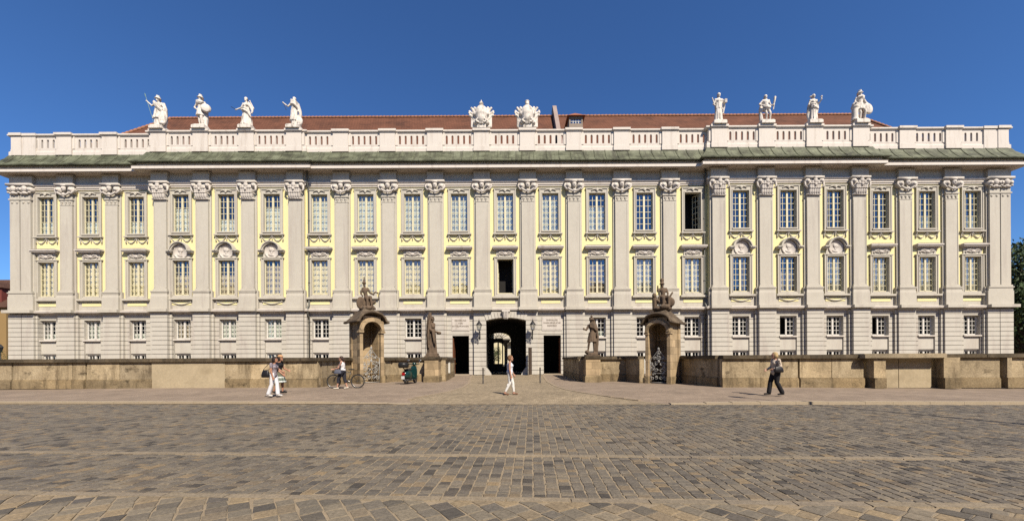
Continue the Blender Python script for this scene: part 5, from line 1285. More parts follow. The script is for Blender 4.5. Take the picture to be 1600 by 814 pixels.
class Person:
    """joints in metres for a 1.70 m figure; everything scales with k"""
    def __init__(s, loc, rot, H, label, J, skin, lean=0, cat='person'):
        s.k = H/1.70; s.J = {a: Vector(b) for a, b in J.items()}
        mb = MB(); J = s.J; P, C, Nk, Hd = J['pelvis'], J['chest'], J['neck'], J['head']
        look = J.get('look', Vector((1,0,0))).normalized(); sd = Vector((-look.y, look.x, 0)); up = Vector((0,0,1)); yaw = math.atan2(look.y, look.x)
        mb.ell(P, (.11,.15,.12)); mb.cap(P, C, .105, .11); mb.ell(C, (.11,.15,.15)); mb.ell((C+Nk)/2, (.075,.14,.07)); mb.cap(Nk-up*.05, Hd-up*.05, .052, .048)
        mb.ell(Hd+up*.02, (.098,.076,.112), (0,0,yaw)); mb.ell(Hd+look*.035-up*.05, (.06,.052,.062), (0,0,yaw))                    # skull and jaw
        mb.limb([Hd+look*.088+up*.018, Hd+look*.112-up*.018], [.009,.014], 8); mb.ell(Hd+look*.09-up*.055, (.014,.024,.007), (0,0,yaw), 8, 6); mb.ell(Hd+look*.088-up*.068, (.014,.02,.007), (0,0,yaw), 8, 6); mb.ell(Hd+look*.085-up*.1, (.02,.024,.018), (0,0,yaw), 8, 6)
        for q in (-1, 1): mb.ell(Hd+sd*.077*q-look*.005-up*.005, (.02,.009,.032), (0,.2,yaw), 8, 6); mb.ell(Hd+look*.078+sd*.034*q+up*.032, (.018,.022,.008), (0,0,yaw), 8, 6)
        for a in 'lr':
            sh, el, wr = J['s'+a], J['e'+a], J['w'+a]; mb.ell(sh, .056); mb.limb([sh, el, wr], [.050,.040,.027], 10); mb.cap(el+(wr-el)*.2, el+(wr-el)*.4, .042, .036)
            hd = J.get('h'+a, wr-el); hand(mb, wr, hd, 1 if a == 'l' else -1, J.get('hf'+a, Vector((1,0,0))), J.get('curl', .5) if not isinstance(J.get('curl'), Vector) else .5)
            h, kn, an, toe = J['p'+a], J['k'+a], J['a'+a], J['t'+a]
            mb.limb([h, kn, an], [.088,.056,.036], 12); cm = kn.lerp(an, .3)+Vector((-.022,0,0)); mb.ell(cm, (.052,.05,.11)); mb.cap(an-Vector((.03,0,.03)), toe, .036, .024); mb.cap(an, an-Vector((.02,0,.04)), .036, .036)
        mb.xform(Matrix.Scale(s.k, 4))
        s.o = blob('person', mb, skin, None, loc, (0,0,rot), .0085, 2); tag(s.o, label, cat)
        mb = MB()
        for q in (-1, 1): mb.ell(Hd+look*.09+sd*.033*q+up*.016, (.008,.013,.008), (0,0,yaw), 8, 6)
        s.add('eyes', mb, plain('eye_dark', (.03,.02,.015), .3), None)
    def add(s, name, mb, mat, vox=.012, sm=2, smooth=True):
        mb.xform(Matrix.Scale(s.k, 4))
        return blob(name, mb, mat, s.o, (0,0,0), None, vox, sm) if vox else obj(name, mb, mat, s.o, smooth=smooth)
    def trousers(s, mat, flare=1., cut=1., name='trousers', wide=1.):
        mb = MB(); J = s.J; mb.ell(J['pelvis']+Vector((0,0,.0)), (.128,.168,.13)); mb.cap(J['pelvis']+Vector((0,0,.02)), J['pelvis']+Vector((0,0,.12)), .125, .112, 14)
        for a in 'lr':
            h, kn, an = J['p'+a], J['k'+a], J['a'+a]; end = kn.lerp(an, cut) if cut >= 0 else h.lerp(kn, -cut)
            mb.limb([h, kn], [.106*wide,.072*wide], 14)
            if cut > 0: mb.limb([kn, end], [.072*wide,.058*flare], 14); mb.ell(kn.lerp(an,.3)+Vector((-.02,0,0)), (.062*wide,.06*wide,.11))
        return s.add(name, mb, mat)
    def top(s, mat, sleeve=.0, loose=1., hem=.0, name='top'):
        mb = MB(); J = s.J; P, C, Nk = J['pelvis'], J['chest'], J['neck']
        mb.ell(C, (.125*loose,.163,.155)); mb.ell((C+Nk)/2+Vector((0,0,-.005)), (.085,.150,.07)); mb.limb([C, C.lerp(P,.55), P+Vector((0,0,.04-hem))], [.135*loose,.118*loose,.138*loose], 16); mb.ell(P+Vector((0,0,.05-hem)), (.135*loose,.172*loose,.10))
        mb.ell(C+Vector((.075,.06,.0)), .075); mb.ell(C+Vector((.075,-.06,.0)), .075)
        for a in 'lr':
            sh, el, wr = J['s'+a], J['e'+a], J['w'+a]
            if sleeve > 0: mb.ell(sh, .066); mb.limb([sh, sh.lerp(el, min(1, sleeve*2))], [.066,.058 if sleeve < .5 else .054], 12)
            if sleeve > .5: mb.limb([el, el.lerp(wr, (sleeve-.5)*2)], [.054,.042], 12)
        return s.add(name, mb, mat)
    def shoes(s, mat, heel=0, name='shoe', sandal=False):
        for a in 'lr':
            mb = MB(); an, toe = s.J['a'+a], s.J['t'+a]; d = (toe-an); d.z = 0
            hl = an-Vector((.035,0,.035)); mb.cap(hl, toe, .045 if not sandal else .037, .034 if not sandal else .028, 12); mb.ell(toe-(toe-hl)*.15-Vector((0,0,.0)), (.06,.044,.033))
            s.add(name, mb, mat, .009, 1)
    def hair(s, mat, kind='bob'):
        mb = MB(); H = s.J['head']; lk = s.J.get('look', Vector((1,0,0))).normalized(); up = Vector((0,0,1))
        mb.ell(H-lk*.022+up*.045, (.104,.092,.098), (0,0,math.atan2(lk.y,lk.x))); mb.ell(H-lk*.055+up*.0, (.075,.085,.10), (0,0,math.atan2(lk.y,lk.x)))
        if kind == 'bob': 
            sd = Vector((-lk.y,lk.x,0))
            for q in (-1,1): mb.ell(H+sd*.07*q-lk*.02-up*.03, (.06,.028,.085), (0,0,math.atan2(lk.y,lk.x)))
            mb.ell(H-lk*.07-up*.05, (.05,.08,.07)); mb.ell(H+lk*.06+up*.085, (.045,.06,.03))
        if kind == 'tail': mb.ell(H-lk*.12+up*.03, (.04,.04,.04)); mb.limb([H-lk*.12+up*.02, H-lk*.165-up*.06, H-lk*.15-up*.16], [.03,.034,.016])
        if kind == 'full': mb.ell(H-lk*.04-up*.02, (.09,.105,.10), (0,0,math.atan2(lk.y,lk.x))); mb.ell(H-lk*.02+up*.08, (.09,.09,.06))
        return s.add('hair', mb, mat)
def tint(name, c): return M(name, c, .3, 25, .6, .4, 60, obj_space=True)

# walking woman in white before the arch
J = dict(pelvis=(0,0,.93), chest=(.01,0,1.24), neck=(.0,0,1.40), head=(.035,0,1.555), sl=(.0,.175,1.36), sr=(.0,-.175,1.36), el=(.05,.22,1.09), wl=(.16,.22,.87), er=(.0,-.22,1.08), wr=(.05,-.225,.84),
         pl=(.0,.085,.90), pr=(.0,-.085,.90), kl=(.13,.085,.50), al=(.17,.085,.095), tl=(.32,.09,.04), kr=(.0,-.085,.50), ar=(-.20,-.085,.115), tr=(-.07,-.09,.035))
w = Person((-.10,16.45,.004), 0, 1.72, 'woman in white sleeveless top and white trousers walking before the arch', J, SK[0])
w.top(cloth('white_top', (.80,.79,.86), .06)); w.trousers(cloth('white_trousers', (.86,.84,.80), .05), .80, .86, wide=.9); w.hair(tint('light_brown_hair', (.22,.11,.045)), 'full'); w.shoes(cloth('brown_sandal', (.20,.09,.05)), name='sandal', sandal=True)

# the couple on the left
J = dict(pelvis=(0,0,.93), chest=(.02,0,1.24), neck=(.025,0,1.40), head=(.07,0,1.55), sl=(.01,.175,1.36), sr=(.01,-.175,1.36), el=(.08,.21,1.09), wl=(.26,.2,.93), er=(.03,-.215,1.08), wr=(.10,-.22,.84),
         pl=(.0,.085,.90), pr=(.0,-.085,.90), kl=(.10,.085,.50), al=(.13,.085,.09), tl=(.29,.09,.04), kr=(-.03,-.085,.50), ar=(-.17,-.085,.10), tr=(-.02,-.09,.04))
w = Person((-10.22,16.45,0), 0, 1.72, 'woman with dark bob, grey patterned top, flared white trousers, at the left wall', J, SK[1])
gt = cloth('grey_patterned_top', (.36,.31,.34), .2, 30, stain=(.16,.14,.17)); w.top(gt, .22, 1.02, .06); w.trousers(cloth('white_flared_trousers', (.86,.86,.90), .05), 1.42, .93, wide=1.02); w.hair(tint('black_brown_hair', (.02,.01,.008)), 'bob'); w.shoes(cloth('white_shoe', (.75,.72,.68)))
def bag(name, loc, rot, sz, mat, label, strap):
    mb = MB(); a, b, c = sz; n = 18
    mb.loft([[(a*k*math.copysign(abs(math.cos(2*PI*i/n))**.6, math.cos(2*PI*i/n)), b*q*math.copysign(abs(math.sin(2*PI*i/n))**.6, math.sin(2*PI*i/n)), z*c) for i in range(n)] for k, q, z in ((.75,.7,-1),(.95,.95,-.92),(1,1,-.4),(.86,.8,.3),(.66,.4,.85),(.6,.3,1))])
    o = obj(name, mb, mat, None, loc, (0,0,rot), smooth=True); tag(o, label, 'handbag')
    mb = MB(); mb.tube(strap, .011, 6); obj('strap', mb, mat, o, smooth=True); return o
blk = M('black_leather', (.016,.014,.016), .2, 8, .4, .2, 40, obj_space=True)
bag('shoulder_bag', (-10.40,16.20,.98), .05, (.165,.075,.16), blk, 'large black shoulder bag on the arm of the woman in flared white trousers', [(-.10,0,.15),(.0,.0,.28),(.14,.05,.44),(.20,.10,.44),(.18,.06,.26),(.10,0,.15)])
J = dict(pelvis=(0,0,.93), chest=(.02,0,1.24), neck=(.03,0,1.40), head=(.08,0,1.55), sl=(.01,.175,1.36), sr=(.01,-.175,1.36), el=(.1,.21,1.10), wl=(.30,.16,1.02), er=(.08,-.21,1.10), wr=(.28,-.20,.97),
         pl=(.0,.085,.90), pr=(.0,-.085,.90), kl=(.12,.085,.50), al=(.12,.085,.09), tl=(.28,.09,.04), kr=(-.02,-.085,.50), ar=(-.16,-.085,.11), tr=(-.02,-.09,.04))
w = Person((-11.0,18.1,0), 0, 1.80, 'person in pale cap, black top and striped skirt behind the woman with white trousers', J, SK[1])
w.top(cloth('black_top', (.015,.014,.016), .2), .25, 1.02); w.hair(tint('dark_hair', (.03,.018,.012)), 'bob')
def striped():
    m, t, b = nodes('striped_skirt'); wv = N(t, 'ShaderNodeSeparateXYZ'); t.links.new(coords(t, (1,1,1), True), wv.inputs[0])
    c = ramp(t, wv.outputs['Z'], [(.50,(.10,.13,.10)), (.52,(.10,.13,.10)), (.53,(.75,.78,.75)), (.58,(.75,.78,.75)), (.59,(.12,.16,.13)), (.70,(.20,.24,.18)), (.74,(.74,.76,.70)), (.78,(.74,.76,.70)), (.79,(.12,.13,.09)), (.92,(.16,.15,.10))])
    c = mix(t, .5, c, ramp(t, noise(t, coords(t, (1,1,1), True), 22, 3), [(.4,(.5,.5,.5)), (.6,(1.3,1.3,1.3))]), 'MULTIPLY'); t.links.new(c, b.inputs['Base Color']); b.inputs['Roughness'].default_value = .9; return m
mb = MB(); robe(mb, .47, 1.0, .27, .145, 3, 9, .06, (.03,0), (0,0), .3, 1.0); w.add('skirt', mb, striped(), .014); w.shoes(cloth('black_shoe', (.02,.018,.02)))
mb = MB(); H = Vector((.08,0,1.55)); mb.ell(H+Vector((-.01,0,.085)), (.115,.1,.075)); mb.loft([[tuple(H+Vector((.085+.075*k*math.cos(2*PI*i/16), .075*k*math.sin(2*PI*i/16), .07+z))) for i in range(16)] for k, z in ((.3,.012),(1,.004),(1,-.01),(.3,-.01))]); w.add('cap', mb, cloth('sand_cap', (.62,.36,.18)), .01)

# woman pushing the bicycle to the left
J = dict(pelvis=(0,0,.93), chest=(.03,0,1.24), neck=(.05,0,1.40), head=(.10,0,1.55), sl=(.03,.175,1.36), sr=(.03,-.175,1.36), el=(.12,.24,1.10), wl=(.36,.20,1.02), er=(.20,-.21,1.12), wr=(.42,-.24,1.02),
         hl=(.9,.1,-.1), hr=(.9,-.2,-.1), pl=(.0,.085,.90), pr=(.0,-.085,.90), kl=(.20,.085,.52), al=(.26,.085,.09), tl=(.43,.09,.04), kr=(-.04,-.085,.50), ar=(-.17,-.085,.11), tr=(-.03,-.09,.035))
w = Person((-8.96,20.35,0), PI, 1.76, 'woman with ponytail, white racer-back top and dark capri trousers pushing a bicycle', J, SK[0])
w.top(cloth('white_vest', (.78,.76,.76), .06), 0, .97); mb = MB(); mb.ell((.07,0,1.18), (.09,.15,.10)); mb.ell((.10,.0,1.0), (.08,.16,.12)); w.add('dark_bib', mb, cloth('dark_bib', (.05,.05,.07)))
w.trousers(cloth('dark_capri', (.028,.028,.04), .2), 1.05, .42, wide=1.08, name='capri_trousers'); w.hair(tint('dark_brown_hair', (.05,.025,.018)), 'tail'); w.shoes(cloth('white_trainer', (.72,.66,.55)))
bag('waist_bag', (-9.12,20.09,.93), PI, (.19,.08,.12), cloth('slate_canvas', (.11,.12,.16)), 'slate grey bag hanging at the hip of the woman pushing the bicycle', [(-.1,0,.11),(-.14,.12,.3),(-.16,.1,.5),(-.1,-.1,.5),(-.02,-.03,.3),(.1,0,.11)])
# the bicycle (front towards -x)
t = empty('bicycle', (-9.08, 20.95, 0), (0,0,rad(2))); t.scale = (1.07, 1.0, 1.07); tag(t, 'black city bicycle pushed along the left wall', 'bicycle')
rub = plain('black_rubber', (.02,.02,.02), .8); blackp = plain('black_paint', (.018,.018,.02), .3); chrome = plain('brushed_alloy', (.45,.45,.45), .35, .5, 1)
fw, rw, wr_ = Vector((-.60,0,.35)), Vector((.60,0,.35)), .335
for c in (fw, rw):
    mb = MB(); mb.tube([(c.x+wr_*math.cos(2*PI*i/36), 0, c.z+wr_*math.sin(2*PI*i/36)) for i in range(36)], .024, 8, True); ty = obj('wheel', mb, rub, t, smooth=True)
    mb = MB(); mb.tube([(c.x+(wr_-.028)*math.cos(2*PI*i/36), 0, c.z+(wr_-.028)*math.sin(2*PI*i/36)) for i in range(36)], .011, 6, True); obj('rim', mb, chrome, ty, smooth=True)
    mb = MB()
    for i in range(18): a = 2*PI*i/18; mb.tube([(c.x,(-1)**i*.03,c.z),(c.x+(wr_-.03)*math.cos(a),0,c.z+(wr_-.03)*math.sin(a))], .0022, 4)
    mb.tube([(c.x,-.05,c.z),(c.x,.05,c.z)], .022, 8); obj('spokes', mb, chrome, ty)
bb, sc, hdx, ht = Vector((.12,0,.30)), Vector((.26,0,.86)), Vector((-.36,0,.86)), Vector((-.40,0,1.0))
mb = MB()
for p, q, r_ in ((bb, sc, .017), (sc-Vector((0,0,.06)), hdx, .016), (bb, hdx-Vector((-.03,0,.1)), .02), (bb, rw, .012), (sc-Vector((.01,0,.08)), rw, .010), (hdx-Vector((-.04,0,.14)), ht, .02)): mb.tube([p, q], r_, 8)
for s_ in (-.04,.04): mb.tube([hdx+Vector((.03,s_*.5,-.12)), Vector((-.52,s_,.55)), fw+Vector((0,s_,0))], .012, 7)
mb.tube([rw+Vector((-.02,0,.37)), rw+Vector((.3,0,.33))], .012, 6); obj('frame', mb, blackp, t, smooth=True)
mb = MB(); mb.tube([(-.40,0,1.0),(-.44,0,1.08)], .014, 7); mb.tube([(-.30,-.30,1.06),(-.40,-.24,1.08),(-.46,-.1,1.09),(-.46,.1,1.09),(-.40,.24,1.08),(-.30,.30,1.06)], .013, 7); obj('handlebar', mb, blackp, t, smooth=True)
mb = MB(); mb.ell((.33,0,.96), (.12,.075,.035)); mb.ell((.22,0,.96), (.09,.03,.028)); mb.tube([sc, (.285,0,.94)], .013, 7); obj('saddle', mb, rub, t, smooth=True)
mb = MB(); mb.tube([bb+Vector((0,-.06,0)), bb+Vector((.0,.06,0))], .02, 8); mb.tube([bb+Vector((0,-.07,0)), bb+Vector((-.08,-.07,-.15))], .012, 6); mb.tube([bb+Vector((0,.07,0)), bb+Vector((.08,.07,.15))], .012, 6); mb.box(.0,.08,-.15,-.07,.14,.165); mb.box(.16,.24,.07,.15,.44,.465)
mb.tube([(bb.x+.09*math.cos(2*PI*i/20), -.045, bb.z+.09*math.sin(2*PI*i/20)) for i in range(20)], .008, 5, True); mb.tube([bb+Vector((0,-.045,.085)), rw+Vector((0,-.045,.035))], .005, 4); mb.tube([bb+Vector((0,-.045,-.085)), rw+Vector((0,-.045,-.035))], .005, 4); obj('crank', mb, chrome, t)
mb = MB(); mb.box(-.66,-.56,-.05,.05,.80,.88); obj('front_lamp', mb, blackp, t); mb = MB()
for a0 in range(12): 
    a, b = rad(20+10*a0), rad(30+10*a0); mb.add([(rw.x+.375*math.cos(x), y, rw.z+.375*math.sin(x)) for x in (a, b) for y in (-.025,.025)], [(0,1,3,2)])
obj('mudguard', mb, blackp, t)

# woman on the right, walking left
J = dict(pelvis=(0,0,.93), chest=(.0,0,1.24), neck=(.0,0,1.40), head=(.045,0,1.55), look=(.8,.45,0), sl=(.0,.18,1.36), sr=(.0,-.18,1.36), el=(.02,-.22,1.10), wl=(.2,.2,1.0), er=(.02,.0,1.1), wr=(.22,.2,1.0),
         pl=(.0,.09,.90), pr=(.0,-.09,.90), kl=(.02,.09,.50), al=(-.19,.095,.10), tl=(-.03,.10,.035), kr=(.15,-.09,.51), ar=(.21,-.09,.09), tr=(.38,-.09,.04))
J['el'] = (-.02,.25,1.10); J['wl'] = (.20,.17,1.02); J['er'] = (.0,-.24,1.10); J['wr'] = (.20,-.18,1.0); J['look'] = (.9,-.2,0)
w = Person((10.88,15.85,0), PI, 1.79, 'blonde woman in cream jacket and wide black trousers walking past the right wall', J, SK[0])
w.top(cloth('cream_jacket', (.66,.55,.44), .08), .92, 1.12, .08, 'jacket'); w.trousers(cloth('black_trousers', (.016,.015,.018), .2), 1.4, .95, wide=1.12); w.hair(tint('blonde_hair', (.56,.41,.20)), 'full'); w.shoes(cloth('black_pump', (.02,.018,.02)))
bag('shoulder_bag', (10.80,16.10,1.06), PI, (.19,.06,.12), blk, 'small black bag under the arm of the blonde woman', [(-.12,0,.11),(-.07,-.02,.25),(-.0,.04,.36),(.04,.08,.36),(.08,.02,.22),(.12,0,.11)]).location.y = 15.55

# ================================================================== SCOOTER seen from behind
t = empty('motor_scooter', (-6.50, 24.55, 0), (0,0,rad(76))); t.scale = (1.1, 1.1, 1.12); tag(t, 'teal motor scooter with black top box parked against the wall', 'scooter')   # forward = +x local
teal = M('teal_paint', (.008,.042,.036), .06, 3, .22, .0, spec=.6, obj_space=True)
mb = MB(); n = 16
def ringx(x, w, z0, z1): return [(x, w*math.copysign(abs(math.cos(2*PI*i/n))**.7, math.cos(2*PI*i/n)), (z0+z1)/2+(z1-z0)/2*math.copysign(abs(math.sin(2*PI*i/n))**.7, math.sin(2*PI*i/n))) for i in range(n)]
mb.loft([ringx(*a) for a in ((-.78,.06,.48,.62),(-.72,.14,.36,.70),(-.55,.22,.30,.76),(-.3,.235,.28,.78),(-.08,.18,.26,.76),(.02,.12,.24,.72))]); obj('body', mb, teal, t, smooth=True)
mb = MB(); mb.loft([ringx(*a) for a in ((-.05,.15,.20,.29),(.2,.18,.20,.27),(.38,.16,.22,.30))]); obj('floorboard', mb, blackp, t, smooth=True)
mb = MB(); mb.loft([[(.36+.05*zz_+dx, w_*math.cos(a)*1.0, .22+.82*zz_) for dx in (0,)] and [(.36+.10*zz_+.05*abs(math.cos(a))*(-1)+.03*math.sin(a), w_*math.cos(a), .22+.80*zz_) for a in [2*PI*i/16 for i in range(16)]] for zz_, w_ in ((0,.15),(.2,.23),(.5,.25),(.8,.21),(1,.13))]); obj('leg_shield', mb, teal, t, smooth=True)
mb = MB(); mb.ell((.46,0,1.12), (.13,.13,.10)); mb.tube([(.40,-.36,1.13),(.46,-.12,1.10),(.46,.12,1.10),(.40,.36,1.13)], .024, 8); hs = obj('headset', mb, teal, t, smooth=True)
for s_ in (-1, 1): mb = MB(); mb.tube([(.42,s_*.22,1.12),(.44,s_*.36,1.26)], .008, 6); mb.ell((.44,s_*.38,1.32), (.02,.08,.06)); obj('mirror', mb, chrome, hs, smooth=True)
mb = MB(); mb.ell((-.32,0,.80), (.34,.15,.07)); mb.ell((-.1,0,.82), (.16,.13,.06)); obj('seat', mb, rub, t, smooth=True)
mb = MB(); mb.lathe([(0,-.12),(.24,-.12),(.29,-.06),(.30,.08),(.26,.17),(0,.18)], (-.78,0,1.04), 20); mb.tube([(-.62,0,.8),(-.78,0,.9)], .03, 6); obj('top_box', mb, M('black_plastic', (.02,.02,.02), .1, 8, .4, .05, obj_space=True), t, smooth=True)
mb = MB(); mb.box(-.815,-.76,-.085,.085,.52,.66); obj('tail_light', mb, plain('red_lens', (.42,.01,.012), .2, .6), t)
mb = MB(); mb.box(-.85,-.84,-.10,.10,.30,.47); mb.tube([(-.84,0,.4),(-.74,0,.5)], .015, 6); obj('number_plate', mb, plain('plate_white', (.72,.72,.70), .5), t)
for x in (-.48, .56):
    mb = MB(); mb.tube([(x+.175*math.cos(2*PI*i/24), 0, .225+.175*math.sin(2*PI*i/24)) for i in range(24)], .05, 10, True); wh = obj('wheel', mb, rub, t, smooth=True)
    mb = MB(); mb.loft([[(x+r_*math.cos(2*PI*i/20), y, .225+r_*math.sin(2*PI*i/20)) for i in range(20)] for r_, y in ((.13,-.05),(.14,-.04),(.14,.04),(.13,.05))]); obj('rim', mb, chrome, wh, smooth=True)
mb = MB(); mb.ell((.56,0,.42), (.24,.09,.10)); mb.tube([(.56,.06,.225),(.50,.05,.55)], .025, 7); obj('front_mudguard', mb, teal, t, smooth=True)
mb = MB(); mb.cap((-.62,-.17,.24), (-.25,-.17,.22), .06, .045); mb.cap((-.5,.13,.22), (-.1,.1,.24), .07, .06); mb.tube([(-.05,.12,.2),(-.1,.28,.0)], .014, 6); obj('exhaust', mb, M('dark_metal', (.06,.055,.05), .2, 6, .4, .1, obj_space=True), t, smooth=True)

# ================================================================== BEYOND THE PALACE
def leaf_mat(name, c0, c1):
    m, t, b = nodes(name); rnd = N(t, 'ShaderNodeNewGeometry').outputs['Random Per Island']
    t.links.new(ramp(t, rnd, [(0, c0), (1, c1)]), b.inputs['Base Color']); b.inputs['Roughness'].default_value = .6; b.inputs['Specular IOR Level'].default_value = .25
    return m
LEAF = leaf_mat('tree_leaves', (.022,.042,.012), (.065,.105,.03)); BARK = M('bark', (.09,.065,.045), .3, 4, .95, .6, 20)
def tree(name, loc, h, r, label, seed, leaves=9000, trunk=True, low=.25, group=None):
    t = empty(name, loc); tag(t, label, 'tree' if trunk else 'shrub', group); rr = random.Random(seed); mb = MB()
    if trunk:
        mb.limb([(0,0,-.2),(.1,.1,h*.25),(0,.2,h*.5),(.2,0,h*.8)], [h*.035,h*.026,h*.018,h*.006], 10)
        for k in range(9): a = rr.uniform(0,6.28); z = h*rr.uniform(.25,.6); q = r*rr.uniform(.5,.85); mb.limb([(0,.1,z),(q*.5*math.cos(a),q*.5*math.sin(a),z+h*.1),(q*math.cos(a),q*math.sin(a),z+h*.2)], [h*.012,h*.008,h*.003], 7)
        obj('trunk', mb, BARK, t, smooth=True)
    cl = [(rr.uniform(-.7,.7)*r, rr.uniform(-.7,.7)*r, h*rr.uniform(low+.08,.9), r*rr.uniform(.22,.42)) for _ in range(34)]
    mb = MB()
    for _ in range(leaves):
        cx, cy, cz_, cr = rr.choice(cl); d = Vector((rr.gauss(0,1), rr.gauss(0,1), rr.gauss(0,1))).normalized()*cr*rr.uniform(.55,1.08)
        p = Vector((cx, cy, cz_))+d; q = (p.x/r)**2+(p.y/r)**2+((p.z-h*(.5+low/2))/(h*(.5-low/2)))**2
        if q > 1.05+rr.uniform(-.1,.25): continue
        s_ = rr.uniform(.15,.32)*h/16; M3 = Euler((rr.uniform(0,6.28), rr.uniform(0,6.28), 0)).to_matrix()
        mb.add([p+M3@Vector(v) for v in ((-s_,0,0),(0,-s_*.5,.02),(s_,0,0),(0,s_*.5,.02))], [(0,1,2,3)])
    obj('crown', mb, LEAF, t, fix=False); return t
tree('broadleaf_tree', (66.8, 50.5, 0), 17.6, 7.2, 'tall dark green tree beyond the right end of the palace', 3, 16000, low=.1)
tree('broadleaf_tree', (76, 56, 0), 15.5, 8, 'lower dark tree farther off behind the right end of the palace', 8, 12000, low=.05)
tree('garden_shrub', (-53.0, 40.5, 0), 2.9, 2.6, 'clipped green shrub at the left end of the palace', 5, 5000, False, 0)
# house at far left
t = empty('town_house', (-82, 60, 0)); tag(t, 'ochre town house with steep brown roof at the far left', 'house')
hm = M('ochre_render', (.36,.235,.095), .08, .6, .9, .2); x0, x1, zE = -14, 3.0, 10.0
mb = MB(); wall_grid(mb, x0, x1, 0, zE, 0, [(x1-2.2-3.4*k-.6, x1-2.2-3.4*k+.6, z, z+1.9) for k in range(4) for z in (1.2,4.4,7.4)], .25); mb.quad((x1,0,0),(x1,12,0),(x1,12,zE),(x1,0,zE)); mb.quad((x0,0,0),(x0,12,0),(x0,12,zE),(x0,0,zE)); mb.quad((x0,12,0),(x1,12,0),(x1,12,zE),(x0,12,zE)); obj('wall', mb, hm, t)
mb = MB(); o_ = .5; mb.add([(x0-o_,-o_,zE),(x1+o_,-o_,zE),(x1+o_,12+o_,zE),(x0-o_,12+o_,zE),(x0-o_,6,zE+5.6),(x1-1.5,6,zE+5.6)], [(0,1,5,4),(2,3,4,5),(1,2,5),(3,0,4),(0,3,2,1)]); rf = obj('roof', mb, MAT['old_tile'], t)
mb = MB(); mb.box(-1.3,1.5,.6,4,zE+.4,zE+3.2); dm = obj('dormer', mb, M('dormer_red', (.20,.05,.035), .2, 1, .8, .2), rf); mb = MB(); mb.add([(-1.6,.3,zE+3.2),(1.8,.3,zE+3.2),(1.8,5,zE+3.2),(-1.6,5,zE+3.2),(.1,1.4,zE+4.2),(.1,5,zE+4.2)], [(0,1,4),(1,2,5,4),(3,0,4,5),(2,3,5),(0,3,2,1)]); obj('dormer_roof', mb, MAT['old_tile'], dm); mb = MB(); mb.box(-.4,.7,.55,.6,zE+1.1,zE+2.6); obj('dormer_window', mb, MAT['interior'], dm)
for k in range(4):
    for z in (1.2,4.4,7.4):
        f = frame_mesh(1.2, 1.9, 3); o = part_copy('hwin', lambda: frame_mesh(1.2, 1.9, 3), MAT['white_frame'], t, (x1-2.2-3.4*k, .2, z), 'window'); part_copy('hpane', lambda: pane_mesh(1.2, 1.9), MAT['glass'], o, (0,0,0), 'pane')
mb = MB(); mb.box(x0+.1, x1-.1, 1.0, 1.1, 0, zE); obj('inner_partition', mb, MAT['interior'], t)
t = empty('street_lamp', (-56.6, 42.5, 0)); tag(t, 'black lantern street lamp by the left end of the palace', 'street lamp')
mb = MB(); mb.lathe([(.12,0),(.12,.5),(.06,.6),(.045,2.6),(.0,2.62)], (0,0,0), 10); obj('post', mb, MAT['iron'], t, smooth=True); mb = MB(); mb.lathe([(.10,2.6),(.2,3.1),(.24,3.12),(.08,3.4),(.0,3.5)], (0,0,0), 6); obj('lantern', mb, MAT['iron'], t)
# houses across the street: they stand behind the camera and darken what the lower windows reflect
for k, (hx, hw, hh, colr, lab) in enumerate(((-62,26,13.5,(.42,.36,.28),'beige town house across the street, beside the broad brown one'),(-35,26,15.5,(.36,.28,.20),'tan town house across the street, second from the left behind the viewer'),(-8,26,14.5,(.45,.40,.33),'pale town house across the street, middle of the row behind the viewer'),(19,26,16,(.38,.25,.18),'reddish town house across the street, second from the right behind the viewer'),(46,26,14,(.40,.37,.30),'grey town house across the street, right of the reddish one behind the viewer'),(-120,50,16,(.33,.30,.25),'broad brown town house across the street, far left end of the row'),(76,52,15.5,(.41,.34,.24),'broad ochre town house across the street, far right end of the row'))):
    t = empty('town_house', (hx+hw/2, -24, 0)); tag(t, lab, 'house', 'houses across the street'); w2 = hw/2-.1; hm2 = M('street_render_'+lab.split()[0], colr, .08, .6, .9, .2)
    mb = MB(); wall_grid(mb, -w2, w2, 0, hh, 0, [(x-.6, x+.6, z, z+1.9) for x in [-w2+2.4+3.4*q for q in range(int((hw-2)/3.4))] for z in (1.2,4.8,8.4)], .25); mb.box(-w2, w2, -11, -1.2, 0, hh); mb.quad((-w2,0,0),(-w2,-1.2,0),(-w2,-1.2,hh),(-w2,0,hh)); mb.quad((w2,0,0),(w2,-1.2,0),(w2,-1.2,hh),(w2,0,hh)); obj('wall', mb, hm2, t, fix=False)
    mb = MB(); mb.add([(-w2-.4,.5,hh),(w2+.4,.5,hh),(w2+.4,-11.5,hh),(-w2-.4,-11.5,hh),(-w2-.4,-5.5,hh+6),(w2+.4,-5.5,hh+6)], [(0,1,5,4),(2,3,4,5),(1,2,5),(3,0,4),(0,3,2,1)]); obj('roof', mb, MAT['old_tile'], t)
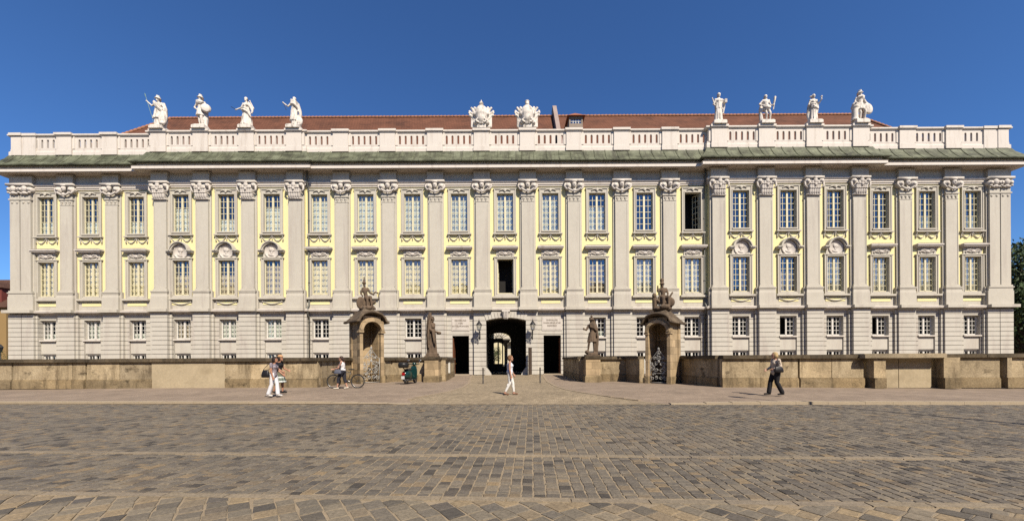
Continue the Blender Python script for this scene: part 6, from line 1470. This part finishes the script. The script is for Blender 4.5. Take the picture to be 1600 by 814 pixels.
# courtyard range seen through the arch
t = empty('courtyard_range', (0, 92, 0)); tag(t, 'pale arcaded courtyard wing seen through the entrance arch', 'building')
def arched_wall(mb, x0, x1, z1, c, hw, zs_, y, th, sg=12):
    mb.box(x0, c-hw, y, y+th, 0, z1); mb.box(c+hw, x1, y, y+th, 0, z1)
    pts = [(c-hw+2*hw*i/sg, zs_+hw*math.sqrt(max(0,1-(2*i/sg-1)**2))) for i in range(sg+1)]
    for p, q in zip(pts[:-1], pts[1:]): mb.prism([p, q, (q[0], z1), (p[0], z1)], y, y+th)
cm = M('courtyard_plaster', (.70,.64,.52), .06, .5, .9, .2)
mb = MB(); arched_wall(mb, -16, -.45, 6.6, -3.5, 1.9, 3.6, 0, .8); mb.box(-.45, 16, 0, .8, 0, 6.6); obj('arcade_wall', mb, cm, t)
mb = MB(); mb.box(-16,16,12,12.5,0,15); obj('rear_wall', mb, M('courtyard_yellow', (.80,.71,.45), .1, .5, .9, .2), t)
mb = MB(); mb.lathe([(.5,0),(.5,.4),(.36,.5),(.32,4.9),(.42,5.0),(.6,5.4),(.6,5.6)], (-1.35,-1.0,0), 16); obj('column', mb, cm, t, smooth=True)
mb = MB(); mb.box(-7,2.5,-1.5,-.2,5.6,6.4); mb.prism([(-6.5+9*i/12*.72, 6.4+1.3*math.sin(PI*i/12)) for i in range(13)], -1.3, -.3); obj('entablature', mb, cm, t)
mb = MB(); mb.box(-5.2,-1.8,3,3.2,0,6.2); 
tree('courtyard_tree', (-4.6, 98.5, 0), 5.2, 2.0, 'leafy tree beyond the courtyard wing, seen through the arch', 12, 4000, low=.05)

ALB = .60
# ================================================================== LIGHT, SKY, CAMERA
sd = Vector((.50,-1,1.10)).normalized()
sun = bpy.data.lights.new('sun', 'SUN'); sun.energy = 5.0; sun.angle = rad(.5); sun.color = (1,.90,.76)
so = bpy.data.objects.new('sun', sun); COL.objects.link(so); so.rotation_euler = sd.to_track_quat('Z', 'Y').to_euler()
W = bpy.data.worlds.new('World'); S.world = W; W.use_nodes = True; t = W.node_tree
sky = t.nodes.new('ShaderNodeTexSky'); sky.sky_type = 'NISHITA'; sky.sun_disc = False
sky.sun_elevation = math.asin(sd.z); sky.sun_rotation = math.atan2(sd.x, sd.y); sky.air_density = 1.0; sky.dust_density = 0; sky.ozone_density = 10; sky.altitude = 400
tn = N(t, 'ShaderNodeMix', data_type='RGBA', blend_type='MULTIPLY'); tn.inputs[0].default_value = 1; tn.inputs[7].default_value = (.80,.98,1.14,1); t.links.new(sky.outputs[0], tn.inputs[6]); t.links.new(tn.outputs[2], t.nodes['Background'].inputs[0]); t.nodes['Background'].inputs[1].default_value = .068
cam = bpy.data.cameras.new('camera'); cam.sensor_width = 36; cam.lens = 36*600/1600; cam.shift_y = 153.5/1600; cam.clip_end = 2000; cam.clip_start = .1
co = bpy.data.objects.new('camera', cam); COL.objects.link(co); co.location = (0,0,1.55); co.rotation_euler = (PI/2, rad(.32), 0); S.camera = co
S.view_settings.view_transform = 'Standard'; S.view_settings.look = 'None'; S.view_settings.exposure = .8; S.view_settings.gamma = 1; S.view_settings.use_curve_mapping = False
# paint and stone are measured here for a brighter exposure: one common factor on every base colour
for m in bpy.data.materials:
    for b in [n for n in m.node_tree.nodes if n.type == 'BSDF_PRINCIPLED']:
        k = b.inputs['Base Color']
        if k.is_linked:
            src = k.links[0].from_socket; x = N(m.node_tree, 'ShaderNodeMix', data_type='RGBA', blend_type='MULTIPLY'); x.inputs[0].default_value = 1; x.inputs[7].default_value = (ALB, ALB, ALB, 1)
            m.node_tree.links.new(src, x.inputs[6]); m.node_tree.links.new(x.outputs[2], k)
        else: k.default_value = tuple(c*ALB for c in k.default_value[:3])+(1,)
S.render.engine = 'CYCLES'; S.cycles.use_denoising = False; S.cycles.max_bounces = 6; S.cycles.transparent_max_bounces = 12
